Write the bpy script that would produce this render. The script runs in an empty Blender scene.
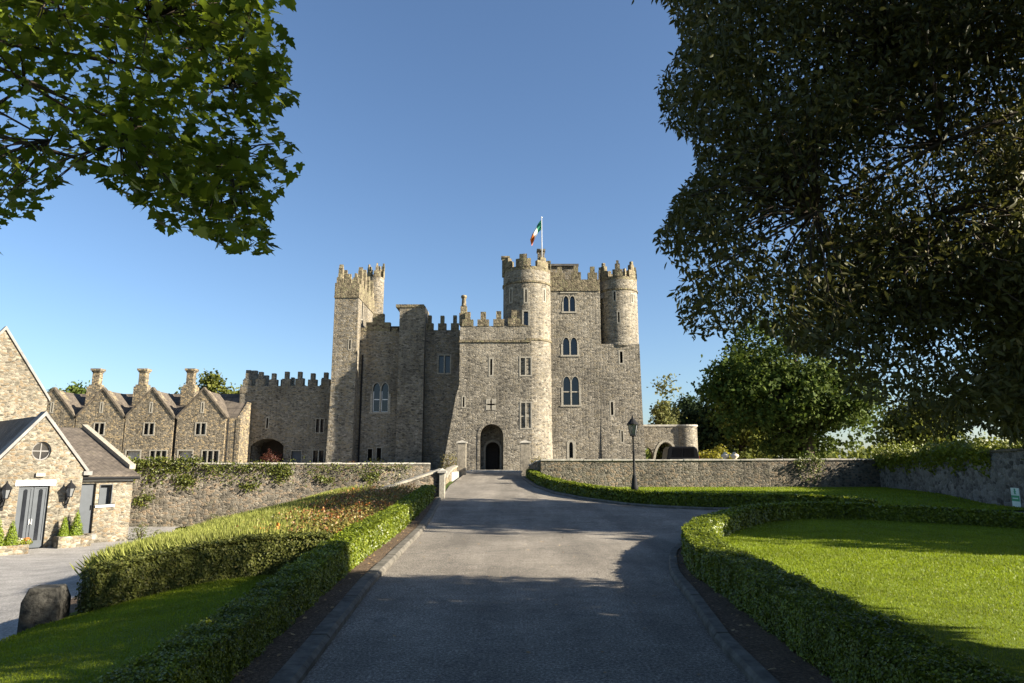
import bpy, bmesh, math, random
import numpy as np
from mathutils import Vector, Matrix
R = math.radians
random.seed(7); rng = np.random.default_rng(7)
S = bpy.context.scene
C = S.collection

# ------------------------------------------------------------------ camera
CAM_Z = 1.7
PITCH = math.atan(123.5 / 683.0)
cd = bpy.data.cameras.new('camera'); cam = bpy.data.objects.new('camera', cd); C.objects.link(cam)
cam.location = (0, 0, CAM_Z); cam.rotation_euler = (R(90) + PITCH, 0, 0)
cd.sensor_width = 36; cd.lens = 24.0; cd.clip_start = 0.1; cd.clip_end = 6000
S.camera = cam
# ------------------------------------------------------------------ light
SUN_EL = R(24); SUN_AZ = R(74)          # azimuth measured from behind the camera towards the right
sx, sy, sz = math.cos(SUN_EL)*math.sin(SUN_AZ), -math.cos(SUN_EL)*math.cos(SUN_AZ), math.sin(SUN_EL)
W = bpy.data.worlds.new('World'); S.world = W; W.use_nodes = True
wn = W.node_tree.nodes; wl = W.node_tree.links
sky = wn.new('ShaderNodeTexSky'); sky.sky_type = 'NISHITA'; sky.sun_disc = False
sky.sun_elevation = SUN_EL; sky.sun_rotation = math.atan2(sx, sy)
sky.altitude = 100; sky.air_density = 1.0; sky.dust_density = 1.0; sky.ozone_density = 4.0
wl.new(sky.outputs[0], wn['Background'].inputs[0]); wn['Background'].inputs[1].default_value = 0.055
ld = bpy.data.lights.new('sun', 'SUN'); ld.energy = 5.0; ld.angle = R(0.5); ld.color = (1.0, 0.91, 0.76)
sun = bpy.data.objects.new('sun', ld); C.objects.link(sun)
sun.rotation_euler = Vector((sx, sy, sz)).to_track_quat('Z', 'Y').to_euler()
S.view_settings.view_transform = 'Standard'; S.view_settings.look = 'None'
S.view_settings.exposure = 1.82; S.view_settings.gamma = 1.0
S.render.engine = 'CYCLES'
S.cycles.use_denoising = True
S.cycles.max_bounces = 6; S.cycles.diffuse_bounces = 3; S.cycles.glossy_bounces = 2
S.cycles.transmission_bounces = 3; S.cycles.transparent_max_bounces = 4

# ------------------------------------------------------------------ measuring helpers (photo measure -> metres at a given distance)
CT, ST = math.cos(PITCH), math.sin(PITCH)
def rd(px, py):
    a = (px - 512) / 683.0; b = (341.5 - py) / 683.0
    return a, CT - b*ST, ST + b*CT
def X(px, py, Y): a, y, z = rd(px, py); return a / y * Y
def Z(py, Y): a, y, z = rd(512, py); return CAM_Z + z / y * Y
def P(px, py, Y): return Vector((X(px, py, Y), Y, Z(py, Y)))
def proj(p):
    p = np.asarray(p, float); x, y, z = p[..., 0], p[..., 1], p[..., 2] - CAM_Z
    d = y*CT + z*ST; v = -y*ST + z*CT
    return 512 + 683*x/d, 341.5 - 683*v/d, d
def sm(a, b, x):
    t = np.clip((x - a) / (b - a), 0, 1); return t*t*(3 - 2*t)

# ------------------------------------------------------------------ object helpers
def tag(o, label=None, cat=None, group=None, kind=None):
    if label: o['label'] = label
    if cat: o['category'] = cat
    if group: o['group'] = group
    if kind: o['kind'] = kind
    return o
def thing(name, label, cat, loc, group=None):
    o = bpy.data.objects.new(name, None); C.objects.link(o); o.location = loc
    o.empty_display_size = 0.2
    return tag(o, label, cat, group)
def root_of(o):
    while o.parent: o = o.parent
    return o
class MB:
    def __init__(self): self.v = []; self.f = []
    def add(self, vs, fs):
        n = len(self.v); self.v += [tuple(p) for p in vs]; self.f += [tuple(i + n for i in f) for f in fs]; return self
    def box(self, x0, x1, y0, y1, z0, z1, m=None):
        vs = [(x, y, z) for z in (z0, z1) for y in (y0, y1) for x in (x0, x1)]
        if m: vs = [m(*p) for p in vs]
        return self.add(vs, [(0,2,3,1),(4,5,7,6),(0,1,5,4),(2,6,7,3),(0,4,6,2),(1,3,7,5)])
    def prism(self, poly, d0, d1, m=None):            # poly of (a, z), extruded from depth d0 to d1
        n = len(poly); m = m or (lambda a, d, z: (a, d, z))
        vs = [m(a, d0, z) for a, z in poly] + [m(a, d1, z) for a, z in poly]
        fs = [tuple(range(n)), tuple(range(2*n-1, n-1, -1))]
        fs += [(i, (i+1) % n, n + (i+1) % n, n + i) for i in range(n)]
        return self.add(vs, fs)
    def plan(self, poly, z0, z1):                     # poly of (x, y), extruded upward
        return self.prism(poly, z0, z1, lambda a, d, z: (a, z, d))
    def ring(self, pin, pout, d0, d1, m, closed=True):
        n = len(pin)
        vs = [m(a, d0, z) for a, z in pin] + [m(a, d0, z) for a, z in pout] + [m(a, d1, z) for a, z in pin] + [m(a, d1, z) for a, z in pout]
        fs = []
        for i in range(n if closed else n-1):
            j = (i+1) % n
            fs += [(i, j, n+j, n+i), (2*n+i, 3*n+i, 3*n+j, 2*n+j), (i, 2*n+i, 2*n+j, j), (n+i, n+j, 3*n+j, 3*n+i)]
        if not closed:
            fs += [(0, n, 3*n, 2*n), (n-1, 3*n-1, 4*n-1, 2*n-1)]
        return self.add(vs, fs)
    def lathe(self, prof, cx, cy, seg=24, a0=0.0):
        vs = []; fs = []; k = len(prof)
        for r, z in prof:
            for i in range(seg):
                t = a0 + 2*math.pi*i/seg; vs.append((cx + r*math.cos(t), cy + r*math.sin(t), z))
        for q in range(k-1):
            for i in range(seg):
                j = (i+1) % seg; fs.append((q*seg+i, q*seg+j, (q+1)*seg+j, (q+1)*seg+i))
        fs.append(tuple(range(seg-1, -1, -1))); fs.append(tuple(range((k-1)*seg, k*seg)))
        return self.add(vs, fs)
    def tube(self, pts, rad, seg=8):
        pts = [Vector(p) for p in pts]; vs = []; fs = []
        for i, p in enumerate(pts):
            d = (pts[min(i+1, len(pts)-1)] - pts[max(i-1, 0)]).normalized()
            up = Vector((0, 0, 1)) if abs(d.z) < 0.9 else Vector((1, 0, 0))
            a = d.cross(up).normalized(); b = d.cross(a)
            r = rad[i] if hasattr(rad, '__len__') else rad
            for k in range(seg):
                t = 2*math.pi*k/seg; vs.append(p + a*(r*math.cos(t)) + b*(r*math.sin(t)))
        for i in range(len(pts)-1):
            for k in range(seg):
                j = (k+1) % seg; fs.append((i*seg+k, i*seg+j, (i+1)*seg+j, (i+1)*seg+k))
        fs.append(tuple(range(seg-1, -1, -1))); fs.append(tuple(range((len(pts)-1)*seg, len(pts)*seg)))
        return self.add(vs, fs)
    def arcseg(self, cx, cy, r0, r1, z0, z1, t0, t1, k=4):
        vs = []; fs = []
        for i in range(k+1):
            t = t0 + (t1-t0)*i/k; c, s = math.cos(t), math.sin(t)
            vs += [(cx+r0*c, cy+r0*s, z0), (cx+r1*c, cy+r1*s, z0), (cx+r1*c, cy+r1*s, z1), (cx+r0*c, cy+r0*s, z1)]
        for i in range(k):
            a = i*4; b = a+4
            for q in range(4): fs.append((a+q, a+(q+1) % 4, b+(q+1) % 4, b+q))
        fs += [(3,2,1,0), (k*4, k*4+1, k*4+2, k*4+3)]
        return self.add(vs, fs)
def obj(name, mb, mat, parent=None, origin=None, smooth=False, bevel=0):
    if parent is not None: origin = root_of(parent).location
    o3 = Vector(origin) if origin is not None else Vector((0, 0, 0))
    me = bpy.data.meshes.new(name)
    me.from_pydata([tuple(Vector(p) - o3) for p in mb.v], [], mb.f)
    bm = bmesh.new(); bm.from_mesh(me); bmesh.ops.recalc_face_normals(bm, faces=bm.faces); bm.to_mesh(me); bm.free()
    if mat: me.materials.append(mat)
    if smooth: me.polygons.foreach_set('use_smooth', [True]*len(me.polygons))
    o = bpy.data.objects.new(name, me); C.objects.link(o)
    if parent is not None: o.parent = parent
    else: o.location = o3
    if bevel:
        b = o.modifiers.new('bevel', 'BEVEL'); b.width = bevel; b.segments = 2; b.limit_method = 'ANGLE'
    return o
def cut(o, cmb):
    if not cmb.v: return
    c = obj('cutter', cmb, None, origin=(0, 0, 0)); r = root_of(o)
    base = r.location if r is not o else o.location
    for v in c.data.vertices: v.co -= base
    c.parent = o
    m = o.modifiers.new('openings', 'BOOLEAN'); m.object = c; m.operation = 'DIFFERENCE'; m.solver = 'EXACT'
    m.use_self = True
    bpy.context.view_layer.update()
    dg = bpy.context.evaluated_depsgraph_get()
    me = bpy.data.meshes.new_from_object(o.evaluated_get(dg))
    o.modifiers.clear(); o.data = me
    bpy.data.objects.remove(c)

# ------------------------------------------------------------------ materials
class NT:
    def __init__(self, name):
        self.m = bpy.data.materials.new(name); self.m.use_nodes = True
        self.t = self.m.node_tree; self.n = self.t.nodes; self.b = self.n['Principled BSDF']
    def node(self, typ, ins=None, **kw):
        n = self.n.new(typ)
        for k, v in kw.items(): setattr(n, k, v)
        for k, v in (ins or {}).items():
            if hasattr(v, 'is_output'): self.t.links.new(v, n.inputs[k])
            else: n.inputs[k].default_value = v
        return n
    def link(self, a, b): self.t.links.new(a, b)
    def coord(self): return self.node('ShaderNodeTexCoord').outputs['Object']
    def noise(self, co, scale, detail=4, rough=0.6, dist=0.0):
        return self.node('ShaderNodeTexNoise', {'Vector': co, 'Scale': scale, 'Detail': detail, 'Roughness': rough, 'Distortion': dist})
    def ramp(self, fac, stops):
        r = self.node('ShaderNodeValToRGB', {0: fac}); e = r.color_ramp.elements
        while len(e) < len(stops): e.new(0.5)
        for el, (p, c) in zip(e, stops):
            el.position = p; el.color = (c if hasattr(c, '__len__') else (c, c, c)) + (1,) if hasattr(c, '__len__') else (c, c, c, 1)
        return r.outputs[0]
    def mix(self, a, b, fac, mode='MIX'):
        n = self.node('ShaderNodeMix', data_type='RGBA', blend_type=mode)
        for i, v in ((0, fac), (6, a), (7, b)):
            if hasattr(v, 'is_output'): self.link(v, n.inputs[i])
            elif i == 0: n.inputs[0].default_value = v
            else: n.inputs[i].default_value = tuple(v) + (1,) if hasattr(v, '__len__') else (v, v, v, 1)
        return n.outputs[2]
    def math(self, op, a, b=0.0):
        return self.node('ShaderNodeMath', {0: a, 1: b}, operation=op).outputs[0]
    def bump(self, h, strength=0.5, dist=0.02):
        n = self.node('ShaderNodeBump', {'Height': h, 'Strength': strength, 'Distance': dist})
        self.link(n.outputs[0], self.b.inputs['Normal'])
    def done(self, col, rough=0.9, spec=0.3):
        if hasattr(col, 'is_output'): self.link(col, self.b.inputs['Base Color'])
        else: self.b.inputs['Base Color'].default_value = tuple(col) + (1,)
        if hasattr(rough, 'is_output'): self.link(rough, self.b.inputs['Roughness'])
        else: self.b.inputs['Roughness'].default_value = rough
        self.b.inputs['Specular IOR Level'].default_value = spec
        return self.m
def mul(c, k): return tuple(min(1, x*k) for x in c)
def rubble(name, base, mortar, sc=3.0, flat=1.7, stain=0.35, accent=None, bump=0.8, lichen=0.3):
    t = NT(name); co = t.coord()
    nz = t.noise(co, 1.2, 3)
    off = t.node('ShaderNodeVectorMath', {0: nz.outputs['Color'], 1: (0.5, 0.5, 0.5)}, operation='SUBTRACT')
    off2 = t.node('ShaderNodeVectorMath', {0: off.outputs[0], 'Scale': 0.25}, operation='SCALE')
    add = t.node('ShaderNodeVectorMath', {0: co, 1: off2.outputs[0]}, operation='ADD')
    mp = t.node('ShaderNodeMapping', {'Vector': add.outputs[0], 'Scale': (sc, sc, sc*flat)})
    v1 = t.node('ShaderNodeTexVoronoi', {'Vector': mp.outputs[0], 'Scale': 1.0, 'Randomness': 0.85})
    v2 = t.node('ShaderNodeTexVoronoi', {'Vector': mp.outputs[0], 'Scale': 1.0, 'Randomness': 0.85}, feature='DISTANCE_TO_EDGE')
    sep = t.node('ShaderNodeSeparateColor', {0: v1.outputs['Color']})
    acc = accent or mul(base, 1.1)
    c = t.ramp(sep.outputs[0], [(0.0, mul(base, 0.40)), (0.3, mul(base, 0.78)), (0.6, base), (0.85, mul(base, 1.28)), (1.0, mul(base, 1.7))])
    c = t.mix(c, acc, t.ramp(sep.outputs[1], [(0.7, 0.0), (0.78, 0.8)]))
    fine = t.noise(co, 14, 5, 0.7)
    c = t.mix(c, t.ramp(fine.outputs[0], [(0.3, 0.62), (0.7, 1.35)]), 0.75, 'MULTIPLY')
    edge = t.ramp(v2.outputs['Distance'], [(0.02, 1.0), (0.09, 0.0)])
    c = t.mix(c, mortar, t.math('MULTIPLY', edge, 0.75))
    big = t.noise(t.node('ShaderNodeMapping', {'Vector': co, 'Scale': (1.0, 1.0, 0.55)}).outputs[0], 0.35, 6, 0.68)
    c = t.mix(c, t.ramp(big.outputs[0], [(0.3, 1 - stain), (0.5, 1.0), (0.72, 1.0 + stain*0.7)]), 0.9, 'MULTIPLY')
    streak = t.noise(t.node('ShaderNodeMapping', {'Vector': co, 'Scale': (1.6, 1.6, 0.13)}).outputs[0], 1.0, 5, 0.7)
    c = t.mix(c, t.ramp(streak.outputs[0], [(0.32, 0.66), (0.5, 1.0), (0.7, 1.12)]), 0.7, 'MULTIPLY')
    speck = t.noise(co, 6.5, 4, 0.8)
    c = t.mix(c, t.ramp(speck.outputs[0], [(0.32, 0.35), (0.46, 1.0), (0.58, 1.0), (0.72, 1.6)]), 0.65, 'MULTIPLY')
    lic = t.noise(co, 1.6, 8, 0.75)
    c = t.mix(c, (0.13, 0.115, 0.06), t.math('MULTIPLY', t.ramp(lic.outputs[0], [(0.56, 0.0), (0.68, 1.0)]), lichen))
    h = t.math('ADD', t.math('MULTIPLY', t.ramp(v2.outputs['Distance'], [(0.0, 0.0), (0.2, 1.0)]), 1.0), t.math('MULTIPLY', fine.outputs[0], 0.5))
    h = t.math('ADD', h, t.math('MULTIPLY', sep.outputs[2], 0.6))
    t.bump(h, bump*.7, 0.035)
    return t.done(c, 0.92, 0.2)
def plain(name, col, rough=0.6, spec=0.4, var=0.15, scale=6, metallic=0, bump=0.0):
    t = NT(name); co = t.coord(); n = t.noise(co, scale, 5, 0.65)
    c = t.mix(col, t.ramp(n.outputs[0], [(0.25, 1 - var*2), (0.75, 1 + var)]), 1.0, 'MULTIPLY')
    t.b.inputs['Metallic'].default_value = metallic
    if bump: t.bump(n.outputs[0], bump, 0.02)
    return t.done(c, rough, spec)
def leafmat(name, c0, c1, c2=None, trans=0.35, rough=0.45, spec=0.35, tcol=None):
    t = NT(name); g = t.node('ShaderNodeNewGeometry')
    stops = [(0.0, c0), (0.75, c1)] + ([(0.93, c1), (1.0, c2)] if c2 else [])
    c = t.ramp(g.outputs['Random Per Island'], stops)
    big = t.noise(t.coord(), 0.9, 3)
    c = t.mix(c, t.ramp(big.outputs[0], [(0.3, 0.7), (0.7, 1.25)]), 0.8, 'MULTIPLY')
    t.done(c, rough, spec)
    tr = t.node('ShaderNodeBsdfTranslucent')
    tc = t.mix(c, tcol or (1.0, 1.0, 0.35), 0.35 if not tcol else 0.6, 'MIX' if tcol else 'MULTIPLY')
    t.link(tc, tr.inputs[0])
    mx = t.node('ShaderNodeMixShader', {0: trans}); t.link(t.b.outputs[0], mx.inputs[1]); t.link(tr.outputs[0], mx.inputs[2])
    t.link(mx.outputs[0], t.n['Material Output'].inputs[0])
    return t.m

M = {}
M['castle'] = rubble('castle_stone', (0.186, 0.164, 0.128), (0.25, 0.228, 0.187), 3.9, 2.3, 0.45, (0.22, 0.185, 0.13))
M['castle_dark'] = rubble('old_castle_stone', (0.165, 0.145, 0.113), (0.22, 0.20, 0.162), 3.9, 2.3, 0.5, (0.20, 0.16, 0.10), lichen=0.5)
M['battlement'] = rubble('parapet_stone', (0.15, 0.122, 0.078), (0.17, 0.145, 0.10), 4.3, 1.6, 0.45, (0.20, 0.18, 0.10), lichen=0.7)
M['dressed'] = plain('dressed_limestone', (0.33, 0.30, 0.24), 0.85, 0.2, 0.25, 9, bump=0.3)
M['range'] = rubble('range_stone', (0.155, 0.13, 0.093), (0.185, 0.16, 0.12), 5.0, 1.9, 0.3, (0.36, 0.27, 0.15))
M['cottage'] = rubble('cottage_stone', (0.19, 0.167, 0.125), (0.24, 0.215, 0.172), 6.0, 2.0, 0.35, (0.20, 0.145, 0.085), lichen=0.2)
M['garden_wall'] = rubble('garden_wall_stone', (0.125, 0.109, 0.085), (0.18, 0.162, 0.13), 4.8, 1.8, 0.6, (0.20, 0.15, 0.10), lichen=0.5)
M['grey_wall'] = rubble('shaded_wall_stone', (0.135, 0.124, 0.108), (0.17, 0.158, 0.14), 3.6, 1.9, 0.35, (0.20, 0.19, 0.17), lichen=0.3)
M['coping'] = plain('pale_coping', (0.42, 0.39, 0.33), 0.85, 0.2, 0.3, 4, bump=0.3)
M['mossy_coping'] = plain('weathered_coping', (0.13, 0.108, 0.08), 0.9, 0.2, 0.45, 3, bump=0.4)
M['pier'] = plain('pier_stone', (0.25, 0.22, 0.17), 0.9, 0.2, 0.35, 5, bump=0.5)
M['slab'] = plain('grey_coping', (0.23, 0.22, 0.205), 0.8, 0.25, 0.2, 3, bump=0.2)
M['white'] = plain('white_paint', (0.75, 0.74, 0.71), 0.6, 0.3, 0.06)
M['pole'] = plain('pole_paint', (0.42, 0.42, 0.41), 0.5, 0.4, 0.1)
M['black_iron'] = plain('black_iron', (0.010, 0.010, 0.011), 0.7, 0.2, 0.2)
M['lantern_glass'] = plain('lantern_glass', (0.16, 0.165, 0.165), 0.2, 0.5, 0.1)
M['door_grey'] = plain('grey_paint', (0.055, 0.064, 0.074), 0.5, 0.4, 0.12, 3)
M['glass'] = plain('window_glass', (0.018, 0.02, 0.024), 0.08, 0.6, 0.2, 2)
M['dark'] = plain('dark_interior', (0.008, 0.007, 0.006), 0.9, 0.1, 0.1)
M['wood'] = plain('dark_oak', (0.035, 0.024, 0.016), 0.6, 0.3, 0.3, 5)
M['bark'] = plain('bark', (0.075, 0.058, 0.042), 0.95, 0.15, 0.4, 5, bump=0.8)
M['brick_red'] = plain('red_brick', (0.30, 0.13, 0.07), 0.9, 0.2, 0.3, 6)
M['pot'] = plain('terracotta', (0.33, 0.17, 0.09), 0.8, 0.2, 0.25, 4)
M['urn'] = plain('urn_stone', (0.55, 0.48, 0.37), 0.8, 0.2, 0.2, 5)
M['blockstone'] = plain('dark_boulder_stone', (0.06, 0.056, 0.047), 0.9, 0.2, 0.5, 14, bump=1.0)
def roof_mat(name, base):
    t = NT(name); co = t.coord()
    br = t.node('ShaderNodeTexBrick', {'Vector': t.node('ShaderNodeMapping', {'Vector': co, 'Rotation': (R(60), 0, 0.0), 'Scale': (1, 1, 1)}).outputs[0],
        'Scale': 5.5, 'Color1': mul(base, 0.8) + (1,), 'Color2': mul(base, 1.25) + (1,), 'Mortar': mul(base, 0.35) + (1,), 'Mortar Size': 0.015, 'Brick Width': 0.6, 'Row Height': 0.45})
    n = t.noise(co, 1.1, 6, 0.7)
    c = t.mix(br.outputs[0], t.ramp(n.outputs[0], [(0.3, 0.55), (0.7, 1.4)]), 0.9, 'MULTIPLY')
    c = t.mix(c, (0.15, 0.13, 0.06), t.ramp(t.noise(co, 2.5, 6, 0.75).outputs[0], [(0.58, 0.0), (0.75, 0.6)]))
    t.bump(br.outputs['Fac'], 0.4, 0.02); return t.done(c, 0.8, 0.3)
M['slate'] = roof_mat('brown_slate', (0.10, 0.082, 0.064))
M['slate_grey'] = roof_mat('grey_slate', (0.095, 0.088, 0.08))

def asphalt():
    t = NT('asphalt'); co = t.coord()
    fine = t.noise(co, 34, 6, 0.85); mid = t.noise(co, 4.5, 6, 0.7); grit = t.noise(co, 95, 2, 0.9)
    big = t.noise(t.node('ShaderNodeMapping', {'Vector': co, 'Scale': (1.0, 0.10, 1.0)}).outputs[0], 0.9, 4, 0.6)
    patch = t.noise(co, 0.5, 4, 0.6)
    c = t.ramp(fine.outputs[0], [(0.36, (0.045, 0.039, 0.032)), (0.5, (0.156, 0.138, 0.112)), (0.64, (0.42, 0.37, 0.30))])
    c = t.mix(c, t.ramp(grit.outputs[0], [(0.35, 0.5), (0.65, 1.5)]), 0.7, 'MULTIPLY')
    c = t.mix(c, t.ramp(mid.outputs[0], [(0.3, 0.72), (0.7, 1.25)]), 0.8, 'MULTIPLY')
    c = t.mix(c, t.ramp(big.outputs[0], [(0.35, 0.72), (0.65, 1.22)]), 0.9, 'MULTIPLY')
    c = t.mix(c, t.ramp(patch.outputs[0], [(0.4, 0.78), (0.6, 1.12)]), 0.8, 'MULTIPLY')
    crack = t.node('ShaderNodeTexVoronoi', {'Vector': t.node('ShaderNodeVectorMath', {0: co, 1: t.node('ShaderNodeVectorMath', {0: mid.outputs['Color'], 'Scale': 0.9}, operation='SCALE').outputs[0]}, operation='ADD').outputs[0], 'Scale': 0.33}, feature='DISTANCE_TO_EDGE')
    c = t.mix(c, (0.05, 0.048, 0.045), t.ramp(crack.outputs['Distance'], [(0.003, 0.5), (0.010, 0.0)]))
    t.bump(t.math('ADD', fine.outputs[0], t.math('MULTIPLY', grit.outputs[0], 0.5)), 0.6, 0.014)
    return t.done(c, 0.9, 0.25)
M['asphalt'] = asphalt()
def ground_mat(name, cols, scales=(30, 3), rough=0.95, bump=0.6, bd=0.03):
    t = NT(name); co = t.coord()
    a = t.noise(co, scales[0], 4, 0.75); b = t.noise(co, scales[1], 6, 0.65)
    c = t.ramp(a.outputs[0], [(0.3, cols[0]), (0.5, cols[1]), (0.7, cols[2])])
    c = t.mix(c, t.ramp(b.outputs[0], [(0.3, 0.65), (0.7, 1.25)]), 0.85, 'MULTIPLY')
    t.bump(a.outputs[0], bump, bd); return t.done(c, rough, 0.15)
M['soil'] = ground_mat('soil', [(0.045, 0.032, 0.021), (0.105, 0.073, 0.048), (0.22, 0.155, 0.10)])
M['gravel'] = ground_mat('gravel', [(0.15, 0.14, 0.13), (0.26, 0.245, 0.225), (0.42, 0.40, 0.37)], (22, 1.2))
M['forecourt'] = ground_mat('forecourt_gravel', [(0.2, 0.19, 0.17), (0.3, 0.28, 0.25), (0.4, 0.38, 0.34)], (12, 1))
M['kerb'] = plain('kerb_concrete', (0.135, 0.122, 0.10), 0.9, 0.2, 0.35, 5, bump=0.6)
M['lawn'] = ground_mat('lawn', [(0.07, 0.10, 0.007), (0.12, 0.165, 0.011), (0.16, 0.21, 0.02)], (60, 1.3), bump=0.8)
M['field'] = ground_mat('field_grass', [(0.04, 0.065, 0.012), (0.07, 0.10, 0.02), (0.09, 0.12, 0.03)], (8, 0.2))
M['blade'] = leafmat('grass_blade', (0.15, 0.195, 0.010), (0.21, 0.265, 0.013), (0.28, 0.28, 0.05), 0.45, 0.5, 0.25)
M['hedge'] = leafmat('box_leaf', (0.06, 0.085, 0.008), (0.18, 0.22, 0.017), (0.33, 0.35, 0.05), 0.38, 0.4, 0.4)
M['hedge_brown'] = leafmat('brown_hedge_leaf', (0.05, 0.06, 0.012), (0.125, 0.135, 0.028), (0.24, 0.21, 0.07), 0.3, 0.55, 0.25)  # darker, browner leaves of the short twiggy hedge
M['hedge_core'] = plain('hedge_twigs', (0.018, 0.022, 0.008), 0.95, 0.1, 0.4, 12)
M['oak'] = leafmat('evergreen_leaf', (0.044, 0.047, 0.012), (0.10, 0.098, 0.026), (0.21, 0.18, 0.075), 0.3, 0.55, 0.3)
M['maple'] = leafmat('maple_leaf', (0.075, 0.11, 0.012), (0.17, 0.22, 0.022), (0.28, 0.29, 0.045), 0.6, 0.45, 0.35)
M['yew'] = leafmat('yew_leaf', (0.032, 0.054, 0.010), (0.085, 0.115, 0.020), (0.09, 0.11, 0.03), 0.25, 0.75, 0.15)
M['olive_tree'] = leafmat('olive_green_leaf', (0.055, 0.07, 0.012), (0.14, 0.15, 0.028), (0.15, 0.15, 0.04), 0.35, 0.75, 0.15)
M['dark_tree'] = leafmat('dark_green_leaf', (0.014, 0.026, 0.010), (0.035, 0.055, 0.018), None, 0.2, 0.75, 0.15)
M['birch'] = leafmat('pale_green_leaf', (0.09, 0.10, 0.035), (0.19, 0.19, 0.07), (0.2, 0.17, 0.06), 0.35, 0.75, 0.15)
M['gold'] = leafmat('golden_leaf', (0.16, 0.15, 0.012), (0.30, 0.27, 0.03), None, 0.4)
M['ivy'] = leafmat('ivy_leaf', (0.045, 0.060, 0.010), (0.125, 0.14, 0.022), (0.2, 0.18, 0.04), 0.35)
M['lime'] = leafmat('lime_leaf', (0.10, 0.125, 0.010), (0.22, 0.24, 0.025), None, 0.45)
M['copper'] = leafmat('copper_leaf', (0.05, 0.014, 0.010), (0.12, 0.038, 0.022), (0.16, 0.07, 0.03), 0.3)
M['rose_leaf'] = leafmat('rose_leaf', (0.075, 0.085, 0.015), (0.22, 0.18, 0.045), (0.28, 0.10, 0.03), 0.3)
M['rose_red'] = leafmat('rusty_leaf', (0.13, 0.05, 0.02), (0.27, 0.125, 0.045), None, 0.3)
M['blossom'] = leafmat('orange_blossom', (0.50, 0.13, 0.02), (0.62, 0.25, 0.05), None, 0.3)
M['pale_blossom'] = leafmat('cream_blossom', (0.6, 0.52, 0.38), (0.75, 0.7, 0.6), None, 0.3)
M['lavender'] = leafmat('lavender_stalk', (0.13, 0.15, 0.03), (0.26, 0.275, 0.06), (0.36, 0.34, 0.12), 0.35, 0.6, 0.2)
M['cone_leaf'] = leafmat('conifer_leaf', (0.10, 0.15, 0.010), (0.20, 0.26, 0.02), None, 0.3)
M['leaf_litter'] = leafmat('dry_leaf', (0.16, 0.09, 0.035), (0.33, 0.22, 0.10), (0.5, 0.38, 0.2), 0.1, 0.7)

# ------------------------------------------------------------------ foliage helpers
def leafmesh(name, pos, nrm, size, tv, tf, mat, parent=None, origin=(0, 0, 0), axis=None):
    """one leaf of the template (tv, tf) at every position; nrm = leaf normal, axis = optional direction of the leaf's length"""
    pos = np.asarray(pos, float); N = len(pos); nrm = np.asarray(nrm, float)
    if axis is None:
        ax = rng.normal(size=(N, 3))
    else: ax = np.asarray(axis, float)
    if axis is not None and nrm is not None:
        y = ax / (np.linalg.norm(ax, axis=1, keepdims=True) + 1e-9)
        x = np.cross(y, nrm); x /= (np.linalg.norm(x, axis=1, keepdims=True) + 1e-9); z = np.cross(x, y)
    else:
        z = nrm / (np.linalg.norm(nrm, axis=1, keepdims=True) + 1e-9)
        x = np.cross(ax, z); x /= (np.linalg.norm(x, axis=1, keepdims=True) + 1e-9); y = np.cross(z, x)
    tv = np.asarray(tv, float); K = len(tv)
    sz = np.asarray(size, float).reshape(-1, 1, 1)
    V = pos[:, None, :] + sz*(tv[None, :, 0:1]*x[:, None, :] + tv[None, :, 1:2]*y[:, None, :] + tv[None, :, 2:3]*z[:, None, :])
    o3 = np.array(root_of(parent).location if parent is not None else origin)
    V = (V - o3).reshape(-1, 3)
    L1 = np.concatenate([np.asarray(f) for f in tf]); nl = len(L1)
    loops = (np.arange(N)[:, None]*K + L1[None, :]).ravel()
    tot = np.array([len(f) for f in tf]); st = np.concatenate([[0], np.cumsum(tot)[:-1]])
    starts = (np.arange(N)[:, None]*nl + st[None, :]).ravel(); tots = np.tile(tot, N)
    me = bpy.data.meshes.new(name)
    me.vertices.add(len(V)); me.vertices.foreach_set('co', V.ravel().astype(np.float32))
    me.loops.add(len(loops)); me.loops.foreach_set('vertex_index', loops.astype(np.int32))
    me.polygons.add(len(starts)); me.polygons.foreach_set('loop_start', starts.astype(np.int32)); me.polygons.foreach_set('loop_total', tots.astype(np.int32))
    me.update(calc_edges=True); me.materials.append(mat)
    o = bpy.data.objects.new(name, me); C.objects.link(o)
    if parent is not None: o.parent = parent
    else: o.location = origin
    return o
OVAL = ([(0, 0, 0), (.2, .4, .05), (0, 1, 0), (-.2, .4, .05)], [(0, 1, 2), (0, 2, 3)])
ROUND = ([(0, 0, 0), (.36, .35, .08), (.25, .8, .05), (0, 1, 0), (-.25, .8, .05), (-.36, .35, .08)], [(0, 1, 2, 3), (0, 3, 4, 5)])
CLUMP = ([(-.5, -.1, 0), (-.1, -.45, .12), (.45, -.25, 0), (.5, .25, .1), (.05, .2, -.1), (-.2, .5, .05)], [(0, 1, 4, 5), (1, 2, 3, 4)])
def maple_tmpl():
    pts = []
    for ang, r in [(-90, .12), (-62, .30), (-35, .42), (-18, .30), (0, .52), (18, .62), (28, .40), (45, .46), (62, .62), (74, .60), (90, .95)]:
        pts.append((r*math.cos(R(ang)), r*math.sin(R(ang))))
    pts = pts + [(-x, y) for x, y in reversed(pts[1:-1])]
    vs = [(0, 0.1, 0)] + [(x, y, 0.12*abs(x) - 0.10*y*y) for x, y in pts]
    n = len(pts); return vs, [(0, 1+i, 1+(i+1) % n) for i in range(n)]
MAPLE = maple_tmpl()
BLADE = ([(-.5, 0, 0), (.5, 0, 0), (.15, 1, .25)], [(0, 1, 2)])
def unit(n):
    v = rng.normal(size=(n, 3)); return v / np.linalg.norm(v, axis=1, keepdims=True)
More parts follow.
